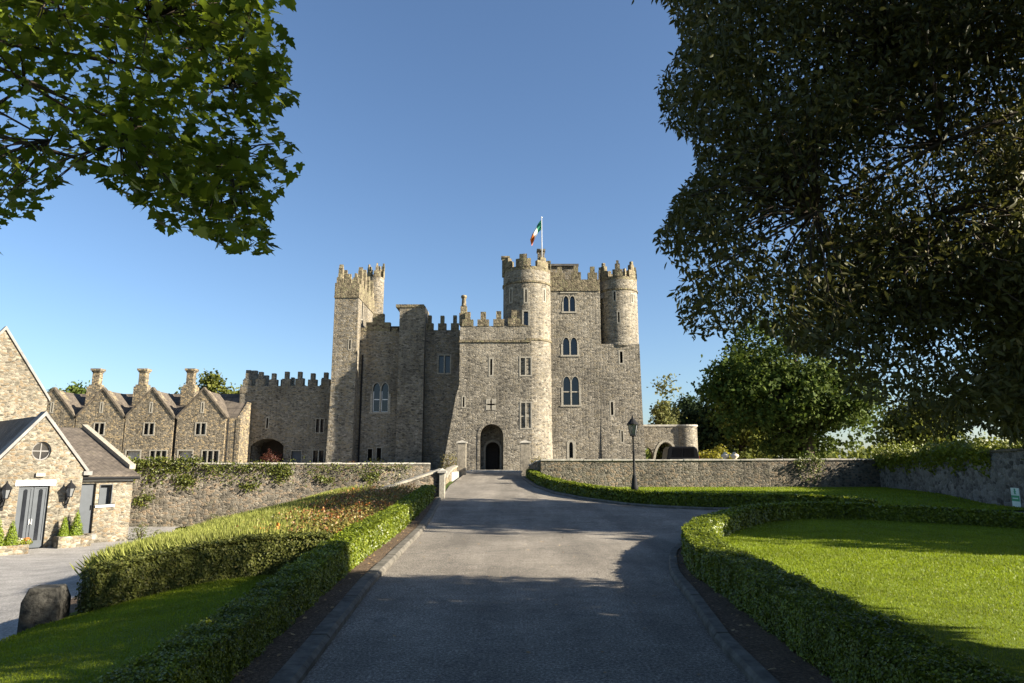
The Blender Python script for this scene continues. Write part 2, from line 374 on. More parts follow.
def crown_points(c, r, n_clump, per, spread, lobes=7, shell=0.45, flat=0.75):
    """clumped leaf positions filling a lumpy crown; returns positions and outward normals and the clump centres"""
    c = np.array(c, float); r = np.array(r, float)
    ld = unit(lobes); lo = 0.62*ld; lr = rng.uniform(.38, .6, lobes)
    d = unit(n_clump*3); q = rng.uniform(shell, 1.0, (n_clump*3, 1))**0.6
    k = rng.integers(0, lobes, n_clump*3)
    cc = lo[k] + d*q*lr[k][:, None]
    core = unit(n_clump)*rng.uniform(0.1, .62, (n_clump, 1))
    cc = np.concatenate([cc[:int(n_clump*0.85)], core[:n_clump - int(n_clump*0.85)]])
    cw = c + cc*r
    g = rng.normal(size=(len(cw), per, 3))*np.array([spread, spread, spread*flat])
    p = cw[:, None, :] + g
    nn = (cc/np.linalg.norm(cc, axis=1, keepdims=True))[:, None, :]*0.6 + unit(len(cw)*per).reshape(len(cw), per, 3) + np.array([0, 0, .35])
    return p.reshape(-1, 3), nn.reshape(-1, 3), cw
def limbs(mb, base, h0, r0, targets, r1=0.03, wob=0.15):
    base = Vector(base)
    top = base + Vector((0, 0, h0))
    mb.tube([base - Vector((0, 0, .3)), base + Vector((0, 0, .25)), base + Vector((wob*.3, 0, h0*.5)), top], [r0*1.5, r0*1.1, r0*.92, r0*.8], 10)
    for t in targets:
        t = Vector(t); m = top.lerp(t, .5) + Vector((random.uniform(-wob, wob), random.uniform(-wob, wob), .2))
        s = base + Vector((wob*.3, 0, h0*random.uniform(.7, .98)))
        mb.tube([s, m, t], [r0*.5, r0*.28, r1], 6)
def tree(name, label, base, c, r, mat, n_clump=160, per=45, spread=.5, leaf=.3, trunk=.3, group=None, tmpl=CLUMP, nl=9, cat='tree', flat=.75, lobes=8):
    t = thing(name, label, cat, base, group)
    p, n, cw = crown_points(c, r, n_clump, per, spread, lobes, flat=flat)
    mb = MB(); h0 = max(.3, (c[2] - r[2]*.55) - base[2])
    limbs(mb, base, h0, trunk, [cw[i] for i in rng.choice(len(cw), nl, replace=False)])
    obj('trunk', mb, M['bark'], t, smooth=True)
    leafmesh('crown', p, n, rng.uniform(.6, 1.3, len(p))*leaf, *tmpl, mat, t)
    return t
def shrub(name, label, base, r, mat, n=500, leaf=.09, cat='shrub', group=None, tmpl=OVAL, stems=True):
    t = thing(name, label, cat, base, group); base = np.array(base, float); r = np.array(r, float)
    d = unit(n); d[:, 2] = np.abs(d[:, 2])*1.0 - .12
    lump = 1 + .25*np.sin(d[:, 0]*5 + base[0]*3)*np.cos(d[:, 1]*4 + base[1]) + .15*np.sin(d[:, 2]*9 + base[0])
    p = base + np.array([0, 0, r[2]*.12]) + d*r*(rng.uniform(.35, 1, (n, 1))**.5)*lump[:, None]
    leafmesh('foliage', p, d + unit(n)*.8, rng.uniform(.6, 1.3, n)*leaf, *tmpl, mat, t)
    if stems:
        mb = MB()
        for k in range(5):
            a = 2*math.pi*k/5 + .3; q = Vector(base) + Vector((r[0]*.5*math.cos(a), r[1]*.5*math.sin(a), r[2]*.75))
            mb.tube([Vector(base) - Vector((0, 0, .03)), Vector(base).lerp(q, .5) + Vector((0, 0, .05)), q], [.03, .02, .008], 5)
        obj('stem', mb, M['bark'], t)
    return t

# ------------------------------------------------------------------ terrain
Lk = np.array([(-1.25, -6), (-1.45, 2), (-1.64, 5.4), (-2.0, 10.3), (-2.42, 21.4), (-2.9, 29), (-3.3, 37), (-3.35, 44), (-3.4, 57)])
def Lx(y): return np.interp(y, Lk[:, 1], Lk[:, 0])
FAR0 = [(1.15, 44.5), (1.3, 41.8), (1.65, 36), (2.35, 31.2), (3.3, 28.6), (4.6, 26.7), (6.9, 24.8), (8.7, 24.1)]
FAR = FAR0 + [(9.8, 23.4), (10.6, 22.4), (11.0, 21.4)]
def zr(y): return np.clip((np.asarray(y, float) - 18)*0.033, 0, 1.28)
def zT(x, y):
    x = np.asarray(x, float); y = np.asarray(y, float)
    z0 = zr(y)
    side = .34*sm(24, 34, y)
    w = sm(2.0, 6.5, x)*sm(22, 30, y)
    z = z0*(1 - w) + side*w
    s = Lx(y) - 1.1 - x
    rngw = np.clip(5 + .5*(y - 9), 4.5, 11)
    zd = np.maximum(-1.6, -.12 - .057*np.maximum(y, 0))
    t = sm(.4, 1, s/rngw*1.0 + .35*0 + .0) if False else sm(0.4, rngw, s)
    z = z*(1 - t) + zd*t
    z = z - .2*sm(6.05, 6.5, -x)*(1 - sm(9.8, 12, y))
    return z
def sheet(name, mat, rows, off, origin=None):
    """rows: list of lists of (x, y); draped on the terrain, off metres above it"""
    mb = MB(); n = len(rows[0])
    for r in rows:
        for x, y in r: mb.v.append((x, y, float(zT(x, y)) + off))
    for i in range(len(rows)-1):
        for j in range(n-1): mb.f.append((i*n+j, i*n+j+1, (i+1)*n+j+1, (i+1)*n+j))
    o = obj(name, mb, mat, smooth=True); o['kind'] = 'structure'; return o
def lin(a, b, n): return [a + (b-a)*i/(n-1) for i in range(n)]
# ground to the horizon (lies below every sheet)
xs = np.concatenate([-np.geomspace(3500, 45, 14), np.linspace(-40, 40, 161), np.geomspace(45, 3500, 14)])
ys = np.concatenate([[-300, -100, -40, -20], np.linspace(-10, 41, 128), [41.6, 43, 50, 60, 80, 120, 200, 400, 900, 2000, 4500]])
mb = MB()
for y in ys:
    for x in xs: mb.v.append((x, y, float(zT(min(max(x, -45), 60), min(y, 41.5))) - .04 - (0.0 if abs(x) < 44 and y < 42 else .2)))
nx = len(xs)
for i in range(len(ys)-1):
    for j in range(nx-1): mb.f.append((i*nx+j, i*nx+j+1, (i+1)*nx+j+1, (i+1)*nx+j))
g = obj('ground', mb, M['field'], smooth=True); g['kind'] = 'structure'
# driveway: one sheet, the lawn island stands on it
def Rx(y):
    fy = np.array([p[1] for p in FAR0 + [(16, 23.5), (34, 23.0)]])[::-1]; fx = np.array([p[0] for p in FAR0 + [(16, 23.5), (34, 23.0)]])[::-1]
    return float(np.interp(y, fy, fx)) - .42
rows = []
for y in list(np.linspace(-6, 22.6, 60)): rows.append([(x, y) for x in np.concatenate([np.linspace(float(Lx(y)) - .02, 6, 14), np.linspace(7, 34, 12)])])
for y in list(np.linspace(23.0, 57, 70)):
    r = Rx(y) if y > 23.05 else 34
    r = max(r, 1.0); rows.append([(x, y) for x in np.linspace(float(Lx(y)) - .02, r, 26)])
sheet('driveway', M['asphalt'], rows, 0.0)

def resample(pts, step):
    pts = np.array(pts, float); d = np.concatenate([[0], np.cumsum(np.linalg.norm(np.diff(pts, axis=0), axis=1))])
    n = max(2, int(d[-1]/step)+1); s = np.linspace(0, d[-1], n)
    out = np.stack([np.interp(s, d, pts[:, k]) for k in range(pts.shape[1])], 1)
    for _ in range(3):                                                    # soften the corners
        out[1:-1] = .25*out[:-2] + .5*out[1:-1] + .25*out[2:]
    return out
def normals2(p):
    t = np.gradient(p, axis=0); t /= np.linalg.norm(t, axis=1, keepdims=True); return np.stack([-t[:, 1], t[:, 0]], 1)
NEAR = [(2.45, -3), (2.5, 1), (2.6, 4), (2.7, 5.45), (2.80, 7.15), (2.93, 9.1), (3.0, 11.0), (3.5, 13.4), (4.3, 15.6), (5.6, 18.0), (6.9, 19.6), (8.3, 20.4), (10, 20.3), (11.8, 19.2), (13.4, 17.9), (16.5, 15.5), (21, 12.0)]
near = resample(NEAR, .25); nn = normals2(near)                           # nn points to the left of travel = road side
soilw = np.interp(near[:, 1], [7, 11, 16, 30], [.68, .42, .36, .40])[:, None]
kin = near + nn*soilw; kout = near + nn*(soilw + .14)
def kerb(name, inner, outer, h, label):
    mb = MB(); n = len(inner); rnd = random.Random(3)
    k = 0
    while k < n-1:
        e = min(k+4, n-1)                                                # kerb stones about 0.9 m long with a joint between
        j = rnd.uniform(-.006, .006)
        def pt(a, b, i, f): q = a[i]; return q
        ring = []
        for i in range(k, e+1):
            a = inner[i].copy(); b = outer[i].copy()
            if i == e and e < n-1:
                a = a*.985 + inner[i-1]*.015; b = b*.985 + outer[i-1]*.015
            z = float(zT(b[0], b[1]))
            ring.append([(a[0], a[1], z-.1), (a[0], a[1], z+h+j), (b[0]*.8+a[0]*.2, b[1]*.8+a[1]*.2, z+h+j), (b[0], b[1], z+h-.035+j), (b[0], b[1], z-.1)])
        vs = [p for r in ring for p in r]; fs = []; m = 5
        for i in range(len(ring)-1):
            for q in range(m): fs.append((i*m+q, i*m+(q+1) % m, (i+1)*m+(q+1) % m, (i+1)*m+q))
        fs += [(0,1,2,3,4), tuple((len(ring)-1)*m+q for q in (4,3,2,1,0))]
        mb.add(vs, fs); k = e
    o = obj(name, mb, M['kerb']); o['kind'] = 'structure'; return o
kerb('kerb', kin, kout, .085, '')
# soil strip + lawn of the island
rows = [[tuple(kin[i]*(1-f) + (near[i] - nn[i]*.25)*f) for f in lin(0, 1, 5)] for i in range(len(near))]
sheet('soil_bed', M['soil'], rows, .065)
def inside_lawn(x, y):
    yy = near[:, 1]; m = near[:, 0] < 7.5
    return 0
inner = near - nn*.22
top_i = int(np.argmax(inner[:, 1])); tail = inner[top_i:]
def back_y(x): return np.interp(x, tail[:, 0], tail[:, 1])
lawn_rows = []
for a in inner[:top_i+1]:
    xr_ = a[0]
    for x in np.linspace(a[0], 21, 120):
        if back_y(max(x, tail[0][0])) >= a[1] - 1e-6: xr_ = x
    lawn_rows.append([(a[0] + (xr_ - a[0])*f, a[1]) for f in np.linspace(0, 1, 30)])
LAWN_Z = .10
sheet('lawn', M['lawn'], lawn_rows, LAWN_Z)
# left kerb, soil, lawn
yl = np.linspace(-3, 28.3, 126)
lk_out = np.stack([Lx(yl), yl], 1); lk_in = lk_out - np.array([.19, 0])
kerb('kerb', lk_in, lk_out, .085, '')
LEFT = [(-2.12, -2), (-2.15, 2), (-2.25, 4), (-2.33, 5.3), (-2.48, 7.4), (-2.65, 10), (-2.80, 12.5), (-3.05, 20), (-3.3, 28.0)]
left = resample(LEFT, .25)
rows = [[(x, y) for x in lin(float(Lx(y)) - .18, float(np.interp(y, left[:, 1], left[:, 0])) - .3, 5)] for y in yl]
sheet('soil_bed', M['soil'], rows, .07)
rows = []
for y in np.linspace(-3, 11.2, 48):
    x0 = float(np.interp(y, left[:, 1], left[:, 0])) - .15
    rows.append([(x, y) for x in lin(x0, -6.12 - .1*math.sin(y), 22)])
sheet('lawn', M['lawn'], rows, .05)
# planting bed soil on the left slope
def bedL(y): return float(np.interp(y, [8, 10.5, 17, 27, 37.5], [-6.3, -7.0, -9.3, -12.5, -17.5]))
rows = [[(x, y) for x in lin(float(np.interp(y, left[:, 1], left[:, 0])) - .2, bedL(y), 16)] for y in np.linspace(11.0, 38, 40)]
sheet('soil_bed', M['soil'], rows, .02)
# gravel drive and courtyard far left
rows = []
for y in np.concatenate([np.linspace(-4, 11, 30), np.linspace(11.5, 38, 40)]):
    x1 = -6.45 if y < 9.8 else bedL(y) + .1
    rows.append([(x, y) for x in np.concatenate([lin(-36, -14, 8)[:-1], lin(min(-14, x1-.5), x1, 8)])])
sheet('gravel_yard', M['gravel'], rows, .02)
# far lawn right of the driveway, in front of the back wall
FAR2 = FAR0 + [(16, 23.6), (34, 23.2)]
fx = np.array([p[0] for p in FAR2]); fy = np.array([p[1] for p in FAR2])
rows = []
for x in np.concatenate([np.linspace(1.6, 8, 26), np.linspace(8.5, 24, 16)]):
    y0 = float(np.interp(x, fx, fy)) + .1
    rows.append([(x, y) for y in lin(y0, 42.1, 12)])
sheet('lawn', M['lawn'], rows, .03)
fk = resample(FAR, .25); fn = normals2(fk)
kerb('kerb', fk - fn*.36, fk - fn*.52, .09, '')
rows = [[tuple(fk[i] - fn[i]*f) for f in lin(-.3, .37, 4)] for i in range(len(fk))]
sheet('soil_bed', M['soil'], rows, .055)
# upper forecourt of the castle
TZ = 1.26
mb = MB()
mb.box(-60, -3.7, 42.6, 120, TZ-.6, TZ); mb.box(1.9, 60, 42.5, 120, TZ-.6, TZ); mb.box(-3.69, 1.89, 53, 120, TZ-.7, TZ+.012)
f = obj('forecourt', mb, M['forecourt']); f['kind'] = 'structure'

# ------------------------------------------------------------------ hedges
def hedge(name, label, pts, w, h, leaf, dens, zoff=.05, mat='hedge', group='clipped hedges'):
    p = resample(pts, .22); n2 = normals2(p); hh = h if hasattr(h, '__call__') else (lambda q: h)
    o3 = (p[0][0], p[0][1], float(zT(*p[0])))
    t = thing(name, label, 'hedge', o3, group)
    mb = MB(); prof = [(-.5, 0), (-.5, .45), (-.48, .88), (-.36, .98), (0, 1), (.36, .98), (.48, .88), (.5, .45), (.5, 0)]; k = len(prof)
    for i in range(len(p)):
        z = float(zT(*p[i])) + zoff; H = hh(p[i])
        for a, b in prof:
            j = 1 + .07*math.sin(i*1.7 + a*9) + .05*math.sin(i*.63 + b*5)
            q = p[i] + n2[i]*a*(w - .06)*j
            mb.v.append((q[0], q[1], z - .04 + b*(H - .03)*(1 + .025*math.sin(i*.9 + a*3))))
    for i in range(len(p)-1):
        for q in range(k-1): mb.f.append((i*k+q, i*k+q+1, (i+1)*k+q+1, (i+1)*k+q))
    mb.f += [tuple(range(k)), tuple((len(p)-1)*k + q for q in range(k-1, -1, -1))]
    obj('core', mb, M['hedge_core'], t, smooth=True)
    seg = np.linalg.norm(np.diff(p, axis=0), axis=1); L = seg.sum()
    # leaves: more where near to the eye
    dist = np.linalg.norm(p, axis=1); wgt = np.clip(9/np.maximum(dist, 4), .12, 1.6)
    wgt = wgt[:-1]*seg; N = int(dens*wgt.sum()*(2*.5 + w))
    idx = rng.choice(len(p)-1, N, p=wgt/wgt.sum()); u = rng.uniform(0, 1, (N, 1))
    c = p[idx]*(1-u) + p[idx+1]*u; nn_ = n2[idx]
    zb = zT(c[:, 0], c[:, 1]) + zoff; H = np.array([hh(q) for q in p])[idx]
    side = rng.choice(3, N, p=[.36, .36, .28]); rr = rng.uniform(0, 1, N)
    off = np.where(side == 0, -.5*w, np.where(side == 1, .5*w, (rr - .5)*w))
    zz = np.where(side == 2, H, (rr**.8)*H)
    jit = rng.normal(0, .014, (N, 3)) + np.abs(rng.normal(0, .010, (N, 1)))*np.array([0, 0, 1])
    lump = .018*np.sin(c[:, 0]*7 + zz*9)*np.cos(c[:, 1]*6 + zz*5) + .010*np.sin(c[:, 1]*17 + c[:, 0]*13)
    rnd_ = np.where((zz > H*.9) & (side < 2), -.06, 0.0)
    off2 = off + np.sign(off)*np.where(side == 2, 0, lump + rnd_)
    pos = np.stack([c[:, 0] + nn_[:, 0]*off2, c[:, 1] + nn_[:, 1]*off2, zb + zz + np.where(side == 2, lump, 0)], 1) + jit
    nor = np.where(side[:, None] == 2, np.array([0, 0, 1.0]), np.concatenate([nn_*np.sign(off)[:, None], np.full((N, 1), .25)], 1))
    # end caps
    for e, sgn in ((0, -1), (len(p)-1, 1)):
        if np.linalg.norm(p[e]) > 45: continue
        m = int(dens*.45*w*min(1.5, 9/max(4, dist[e]))); tdir = np.array([n2[e][1], -n2[e][0]])*sgn
        a = rng.uniform(-.5, .5, m)*w; zc = rng.uniform(0, 1, m)*hh(p[e])
        pos = np.concatenate([pos, np.stack([p[e][0] + n2[e][0]*a + tdir[0]*.03, p[e][1] + n2[e][1]*a + tdir[1]*.03, float(zT(*p[e])) + zoff + zc], 1) + rng.normal(0, .025, (m, 3))])
        nor = np.concatenate([nor, np.tile([tdir[0], tdir[1], .2], (m, 1))])
    N = len(pos); d2 = np.linalg.norm(pos[:, :2], axis=1)
    size = leaf*rng.uniform(.7, 1.35, N)*np.clip(d2/9, .75, 2.6)
    leafmesh('leaves', pos, nor + unit(N)*.75, size, *ROUND, M[mat], t)
    return t
hedge('hedge', 'low clipped hedge curving round the right-hand lawn beside the kerb', NEAR[1:], .48, lambda q: .45 - .10*min(1, max(0, (q[0]-9)/5)), .027, 9500)
hedge('hedge', 'clipped hedge running straight up the left side of the driveway', LEFT[:-1] + [(-3.28, 27.4)], .36, lambda q: .37 + .14*min(1, max(0, (q[1]-7)/6)), .027, 9500)
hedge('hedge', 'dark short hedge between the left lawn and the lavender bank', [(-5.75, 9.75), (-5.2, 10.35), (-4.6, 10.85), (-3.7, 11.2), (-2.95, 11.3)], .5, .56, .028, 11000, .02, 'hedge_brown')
hedge('hedge', 'far clipped hedge curving from the gate pier along the driveway edge', FAR, .42, .46, .033, 5200, .03)

# ------------------------------------------------------------------ grass and beds
def grassfield(name, xy, zo, h, w, label, mat='blade', lean=.45):
    xy = np.array(xy); N = len(xy); z = zT(xy[:, 0], xy[:, 1]) + zo
    pos = np.column_stack([xy, z]); ax = np.column_stack([rng.normal(0, lean, (N, 2)), np.ones(N)])
    d = np.linalg.norm(xy, axis=1)
    tv = np.array(BLADE[0]); hh = h*rng.uniform(.6, 1.3, N)
    tv2 = tv.copy(); tv2[:, 0] *= w/h; tv2[:, 2] *= .5
    o = leafmesh(name, pos, unit(N)*np.array([1, 1, .2]), hh*np.clip(d/10, .8, 1.35), tv2, BLADE[1], M[mat], None, (0, 0, 0), ax)
    o['kind'] = 'stuff'; o['label'] = label; o['category'] = 'grass'; return o
def lawn_samples(n):
    out = []
    ri = inner
    yy = rng.uniform(0, 1, n*4)**.75*18.5 + 2.2; xx = rng.uniform(2.7, 22, n*4)
    m1 = np.arange(len(ri)) <= top_i
    xl = np.interp(yy, ri[m1][:, 1], ri[m1][:, 0])
    ok = (xx > xl + .05) & (xx < yy*.86 + 1.2)
    ok &= (yy < inner[:, 1].max() - .05) & (yy < np.where(xx > tail[0][0], back_y(xx), 99) - .05)
    pr = np.clip(9/np.hypot(xx, yy), .25, 1)**1.3; ok &= rng.uniform(0, 1, n*4) < pr
    return np.column_stack([xx, yy])[ok]
grassfield('grass', lawn_samples(230000), LAWN_Z, .024, .009, 'short mown grass on the right-hand lawn')
yy = rng.uniform(3, 11, 90000); xx = rng.uniform(-6.1, -2.2, 90000)
xl = np.interp(yy, left[:, 1], left[:, 0]) - .22
front = np.interp(xx, [-5.9, -5.4, -4.9, -3.8, -2.9], [9.3, 9.75, 10.4, 10.8, 10.9])
ok = (xx < xl) & (yy < front); grassfield('grass', np.column_stack([xx, yy])[ok], .05, .026, .009, 'short mown grass on the small left lawn')
yy = rng.uniform(23.5, 42, 60000); xx = rng.uniform(1.6, 23, 60000)
ok = yy > np.interp(xx, fx, fy) + .25; grassfield('grass', np.column_stack([xx, yy])[ok], .03, .05, .02, 'mown grass below the back garden wall')

# lavender bank
N = 6500
yy = rng.uniform(11.3, 33, N*2); xx = np.array([rng.uniform(bedL(y) + .2, -3.5) for y in yy])
roseline = np.interp(yy, [11, 13, 18, 28, 33], [-3.6, -4.6, -6.2, -7.4, -7.6])
hedge2 = np.interp(xx, [-6.2, -5.6, -5.0, -4.4, -3.5], [10.9, 10.95, 11.2, 11.5, 11.7])
ok = (xx < roseline + rng.normal(0, .35, N*2)) & (yy > hedge2) & (xx > np.interp(yy, [11, 12, 13, 15], [-4.5, -5.2, -6.4, -8.6])); c = np.column_stack([xx, yy])[ok]
print('lavender tufts', len(c))
per = 44; q = np.repeat(c, per, 0) + rng.normal(0, .13, (len(c)*per, 2))
z = zT(q[:, 0], q[:, 1]) + .02
ax = np.column_stack([rng.normal(0, .30, (len(q), 2)) + (q - np.repeat(c, per, 0))*1.8, np.ones(len(q))])
dd = np.linalg.norm(q, axis=1)
tv = np.array([(-.014, 0, 0), (.014, 0, 0), (.024, .8, .02), (0, 1.05, 0), (-.024, .8, .02)])
o = leafmesh('lavender', np.column_stack([q, z]), unit(len(q))*np.array([1, 1, .15]), rng.uniform(.38, .68, len(q)), tv, [(0, 1, 2, 3, 4)], M['lavender'], None, (0, 0, 0), ax)
tag(o, 'pale green lavender clumps covering the bank below the left wall', 'plants', kind='stuff')
# rose bed (one mass of leaves, rusty shoots and orange blossoms)
N = 900
yy = rng.uniform(12, 28.4, N); hx = np.interp(yy, left[:, 1], left[:, 0]) - .35
roseline = np.interp(yy, [11, 13, 18, 28, 33], [-3.9, -4.8, -6.4, -7.6, -7.8])
xx = hx + (roseline - hx)*rng.uniform(0, 1, N)
c = np.column_stack([xx, yy, zT(xx, yy) + .05]); hgt = rng.uniform(.3, .62, N)
per = 75
th = rng.uniform(0, 1, (N, per)); pos = np.repeat(c, per, 0); pos[:, 2] += (np.repeat(hgt, per)*(th.ravel()**.7))
pos[:, :2] += rng.normal(0, .17, (len(pos), 2))
red = rng.uniform(0, 1, N) < np.interp(yy, [12, 20, 28], [.18, .38, .62]); rm = np.repeat(red, per) & (rng.uniform(0, 1, N*per) < .7)
nr = unit(len(pos)) + np.array([0, 0, .6])
o = leafmesh('rose_foliage', pos[~rm], nr[~rm], rng.uniform(.035, .07, (~rm).sum()), *ROUND, M['rose_leaf']); tag(o, 'green and yellowing leaves of the rose bed beside the driveway', 'plants', kind='stuff')
o = leafmesh('rusty_foliage', pos[rm], nr[rm], rng.uniform(.035, .07, rm.sum()), *ROUND, M['rose_red']); tag(o, 'rusty red autumn shoots among the rose bed', 'plants', kind='stuff')
bi = rng.choice(N, 60); bp = c[bi] + np.column_stack([rng.normal(0, .14, (60, 2)), hgt[bi]*rng.uniform(.8, 1.1, 60)])
bp = np.repeat(bp, 7, 0) + rng.normal(0, .018, (60*7, 3))
o = leafmesh('rose_blossom', bp, unit(len(bp)) + np.array([0, -.4, .4]), rng.uniform(.04, .075, len(bp)), *ROUND, M['blossom']); tag(o, 'orange blossoms scattered over the rose bed', 'flowers', kind='stuff')
# fallen leaves along the kerb, on soil and road edge
N = 420
i = rng.choice(len(near)-1, N, p=None); f = rng.uniform(-.05, 1, (N, 1))
q = kin[i]*(1-f) + (near[i] + nn[i]*.2)*f; keep = np.linalg.norm(q, axis=1) < 19; q = q[keep]
q2 = np.column_stack([Lx(yl) - rng.uniform(.2, .45, len(yl)), yl]); q2 = np.concatenate([q2, q2 + rng.normal(0, .06, q2.shape)])
q3 = np.column_stack([rng.uniform(-2.2, 2.6, 90), rng.uniform(5, 20, 90)]); q3 = q3[q3[:, 0] > Lx(q3[:, 1]) + .05]
qq = np.concatenate([q, q2, q3]); zo = np.concatenate([np.full(len(q), .10), np.full(len(q2), .085), np.full(len(q3), .008)])
o = leafmesh('fallen_leaves', np.column_stack([qq, zT(qq[:, 0], qq[:, 1]) + zo]), unit(len(qq))*.35 + np.array([0, 0, 1]), rng.uniform(.025, .06, len(qq)), *ROUND, M['leaf_litter'])
tag(o, 'dry fallen leaves scattered along the kerbs', 'leaves', kind='stuff')

# ------------------------------------------------------------------ windows
def FR(O, u, n):
    O = Vector(O); u = Vector(u).normalized(); n = Vector(n).normalized()
    return lambda a, d, z: tuple(O + u*a - n*d + Vector((0, 0, z)))
def arch_poly(w, h, kind, cx=0.0, z0=0.0, k=7):
    """outline of an opening w wide and h high, its foot at z0: rect, pointed or round headed"""
    x0, x1 = cx - w/2, cx + w/2
    if kind == 'rect': return [(x0, z0), (x1, z0), (x1, z0+h), (x0, z0+h)]
    if kind == 'round':
        s = z0 + h - w/2
        return [(x0, z0), (x1, z0)] + [(cx + w/2*math.cos(t), s + w/2*math.sin(t)) for t in np.linspace(0, math.pi, 2*k+1)]
    s = z0 + h - w*.95
    if kind == 'segment':
        s = z0 + h - w*.22; r = (w*w/4 + (w*.22)**2)/(2*w*.22)
        return [(x0, z0), (x1, z0)] + [(cx + x, s + w*.22 - r + math.sqrt(r*r - x*x)) for x in np.linspace(w/2, -w/2, 2*k+1)]
    out = [(x0, z0), (x1, z0)]
    for t in np.linspace(0, 1, k+1): a = t*math.pi/2; out.append((x1 - w/2*(1-math.cos(a)), s + (z0+h-s)*math.sin(a)))
    for t in np.linspace(1, 0, k+1)[1:]: a = t*math.pi/2; out.append((x0 + w/2*(1-math.cos(a)), s + (z0+h-s)*math.sin(a)))
    return out
def grow(poly, k):
    c0 = sum(p[0] for p in poly)/len(poly); c1 = sum(p[1] for p in poly)/len(poly)
    w = max(p[0] for p in poly) - min(p[0] for p in poly); h = max(p[1] for p in poly) - min(p[1] for p in poly)
    m0 = (max(p[0] for p in poly) + min(p[0] for p in poly))/2; m1 = (max(p[1] for p in poly) + min(p[1] for p in poly))/2
    return [(m0 + (a-m0)*(1 + 2*k/w), m1 + (z-m1)*(1 + 2*k/h)) for a, z in poly]
PEND = []
def window(cmb, part, fr, w, h, kind='rect', lights=1, transom=False, surround=.12, frame='dressed', pane='glass', bars=None, deep=.4, label=None):
    """cuts the opening(s) into cmb now, adds the stone surround and the glass later"""
    gap = .11; lw = (w - gap*(lights-1))/lights; polys = []
    for i in range(lights):
        cx = -w/2 + lw/2 + i*(lw + gap); polys.append(arch_poly(lw, h, kind, cx))
        cmb.prism(polys[-1], -.5, deep, fr)
    def later(part):
        mb = MB()
        for p in polys:
            if surround: mb.ring(p, grow(p, min(surround, gap*.5) if lights > 1 else surround), -.02, .16, fr)
        if lights > 1 and surround:
            if kind == 'rect':
                o = arch_poly(w + 2*surround, h + 2*surround, 'rect', 0, -surround); i = arch_poly(w + .02, h + .02, 'rect', 0, -.01)
                mb.ring(i, o, -.025, .14, fr)
            else:
                mb.box(-w/2 - surround, -w/2 - .002, -.025, .1, 0, h*.62, fr); mb.box(w/2 + .002, w/2 + surround, -.025, .1, 0, h*.62, fr)
                mb.box(-w/2 - surround - .06, w/2 + surround + .06, -.06, .1, -.14, -.005, fr)
        if transom: mb.box(-w/2, w/2, .02, .14, h*.44, h*.44 + .1, fr)
        win = obj('window', mb, M[frame], part)
        if label: win['label'] = label
        g = MB()
        for p in polys: g.prism(grow(p, .012), .24, .27, fr)
        obj('pane', g, M[pane], win)
        if bars:
            b = MB()
            for p in polys:
                x0 = min(q[0] for q in p); x1 = max(q[0] for q in p); xm = (x0+x1)/2
                z0 = min(q[1] for q in p); z1 = max(q[1] for q in p)
                b.box(x0, x0+.06, .2, .24, z0, z0 + (z1-z0)*.72, fr); b.box(x1-.06, x1, .2, .24, z0, z0 + (z1-z0)*.72, fr)
                b.box(x0, x1, .2, .235, z0, z0+.06, fr); b.box(x0, x1, .2, .235, z0 + (z1-z0)*.42, z0 + (z1-z0)*.42 + .07, fr)
                if bars > 1: b.box(xm-.025, xm+.025, .205, .238, z0, z1*.95, fr)
            obj('sash', b, M['white'], win)
        return win
    PEND.append((part, later))
def flush(parts):
    global PEND
    for name, later in PEND: later(parts[name])
    PEND = []
def flatwin(cmb, part, px0, px1, py0, py1, Y, **k):
    pm = (px0+px1)/2; z0 = Z(py1, Y); z1 = Z(py0, Y); ym = (py0+py1)/2
    x0 = X(px0, ym, Y); x1 = X(px1, ym, Y)
    fr = FR(((x0+x1)/2, Y, z0), (1, 0, 0), (0, -1, 0)); window(cmb, part, fr, x1-x0, z1-z0, **k)
def roundwin(cmb, part, cx, cy, r, px, py0, py1, wpx, **k):
    # where the view ray through (px, .) meets the drum
    a, y, _ = rd(px, (py0+py1)/2); d = Vector((a, y)).normalized(); c = Vector((cx, cy))
    t = d.dot(c); q = math.sqrt(max(0, r*r - (c.length_squared - t*t))); p = d*(t-q); n = (p-c).normalized()
    fr = FR((p.x, p.y, Z(py1, p.y)), (-n.y, n.x, 0), (n.x, n.y, 0))
    window(cmb, part, fr, wpx*p.y/683, Z(py0, p.y) - Z(py1, p.y), **k)

# ------------------------------------------------------------------ castle
KB = TZ - .3
castle = thing('castle', 'large grey stone castle with round towers, battlements and an arched gateway', 'castle', (0, 58, TZ))
def merlons(mb, p0, p1, z, th, n, h1, h2, fill=.62, back=None, first=True, tip=False, seed=1):
    p0 = Vector(p0); p1 = Vector(p1); d = (p1-p0); L = d.length; u = d/L; nrm = Vector((u.y, -u.x)); rnd = random.Random(seed)
    fr = FR((p0.x, p0.y, z), (u.x, u.y, 0), (nrm.x, nrm.y, 0)); pitch = L/n
    for i in range(n):
        c = pitch*(i + .5); w = pitch*fill*rnd.uniform(.92, 1.06); j = rnd.uniform(-.06, .06)
        mb.box(c - w/2, c + w/2, 0, th, -.02, h1 + j, fr)
        w2 = w*.46; mb.box(c - w2/2, c + w2/2, .012, th-.012, h1 + j - .05, h1 + h2 + j*2, fr)
        if tip: mb.prism([(c - w2/2, h1 + h2 + j*2 - .02), (c + w2/2, h1 + h2 + j*2 - .02), (c + w2*.1, h1 + h2 + j*2 + .4), (c - w2*.2, h1 + h2 + j*2 + .4)], .03, th-.03, fr)
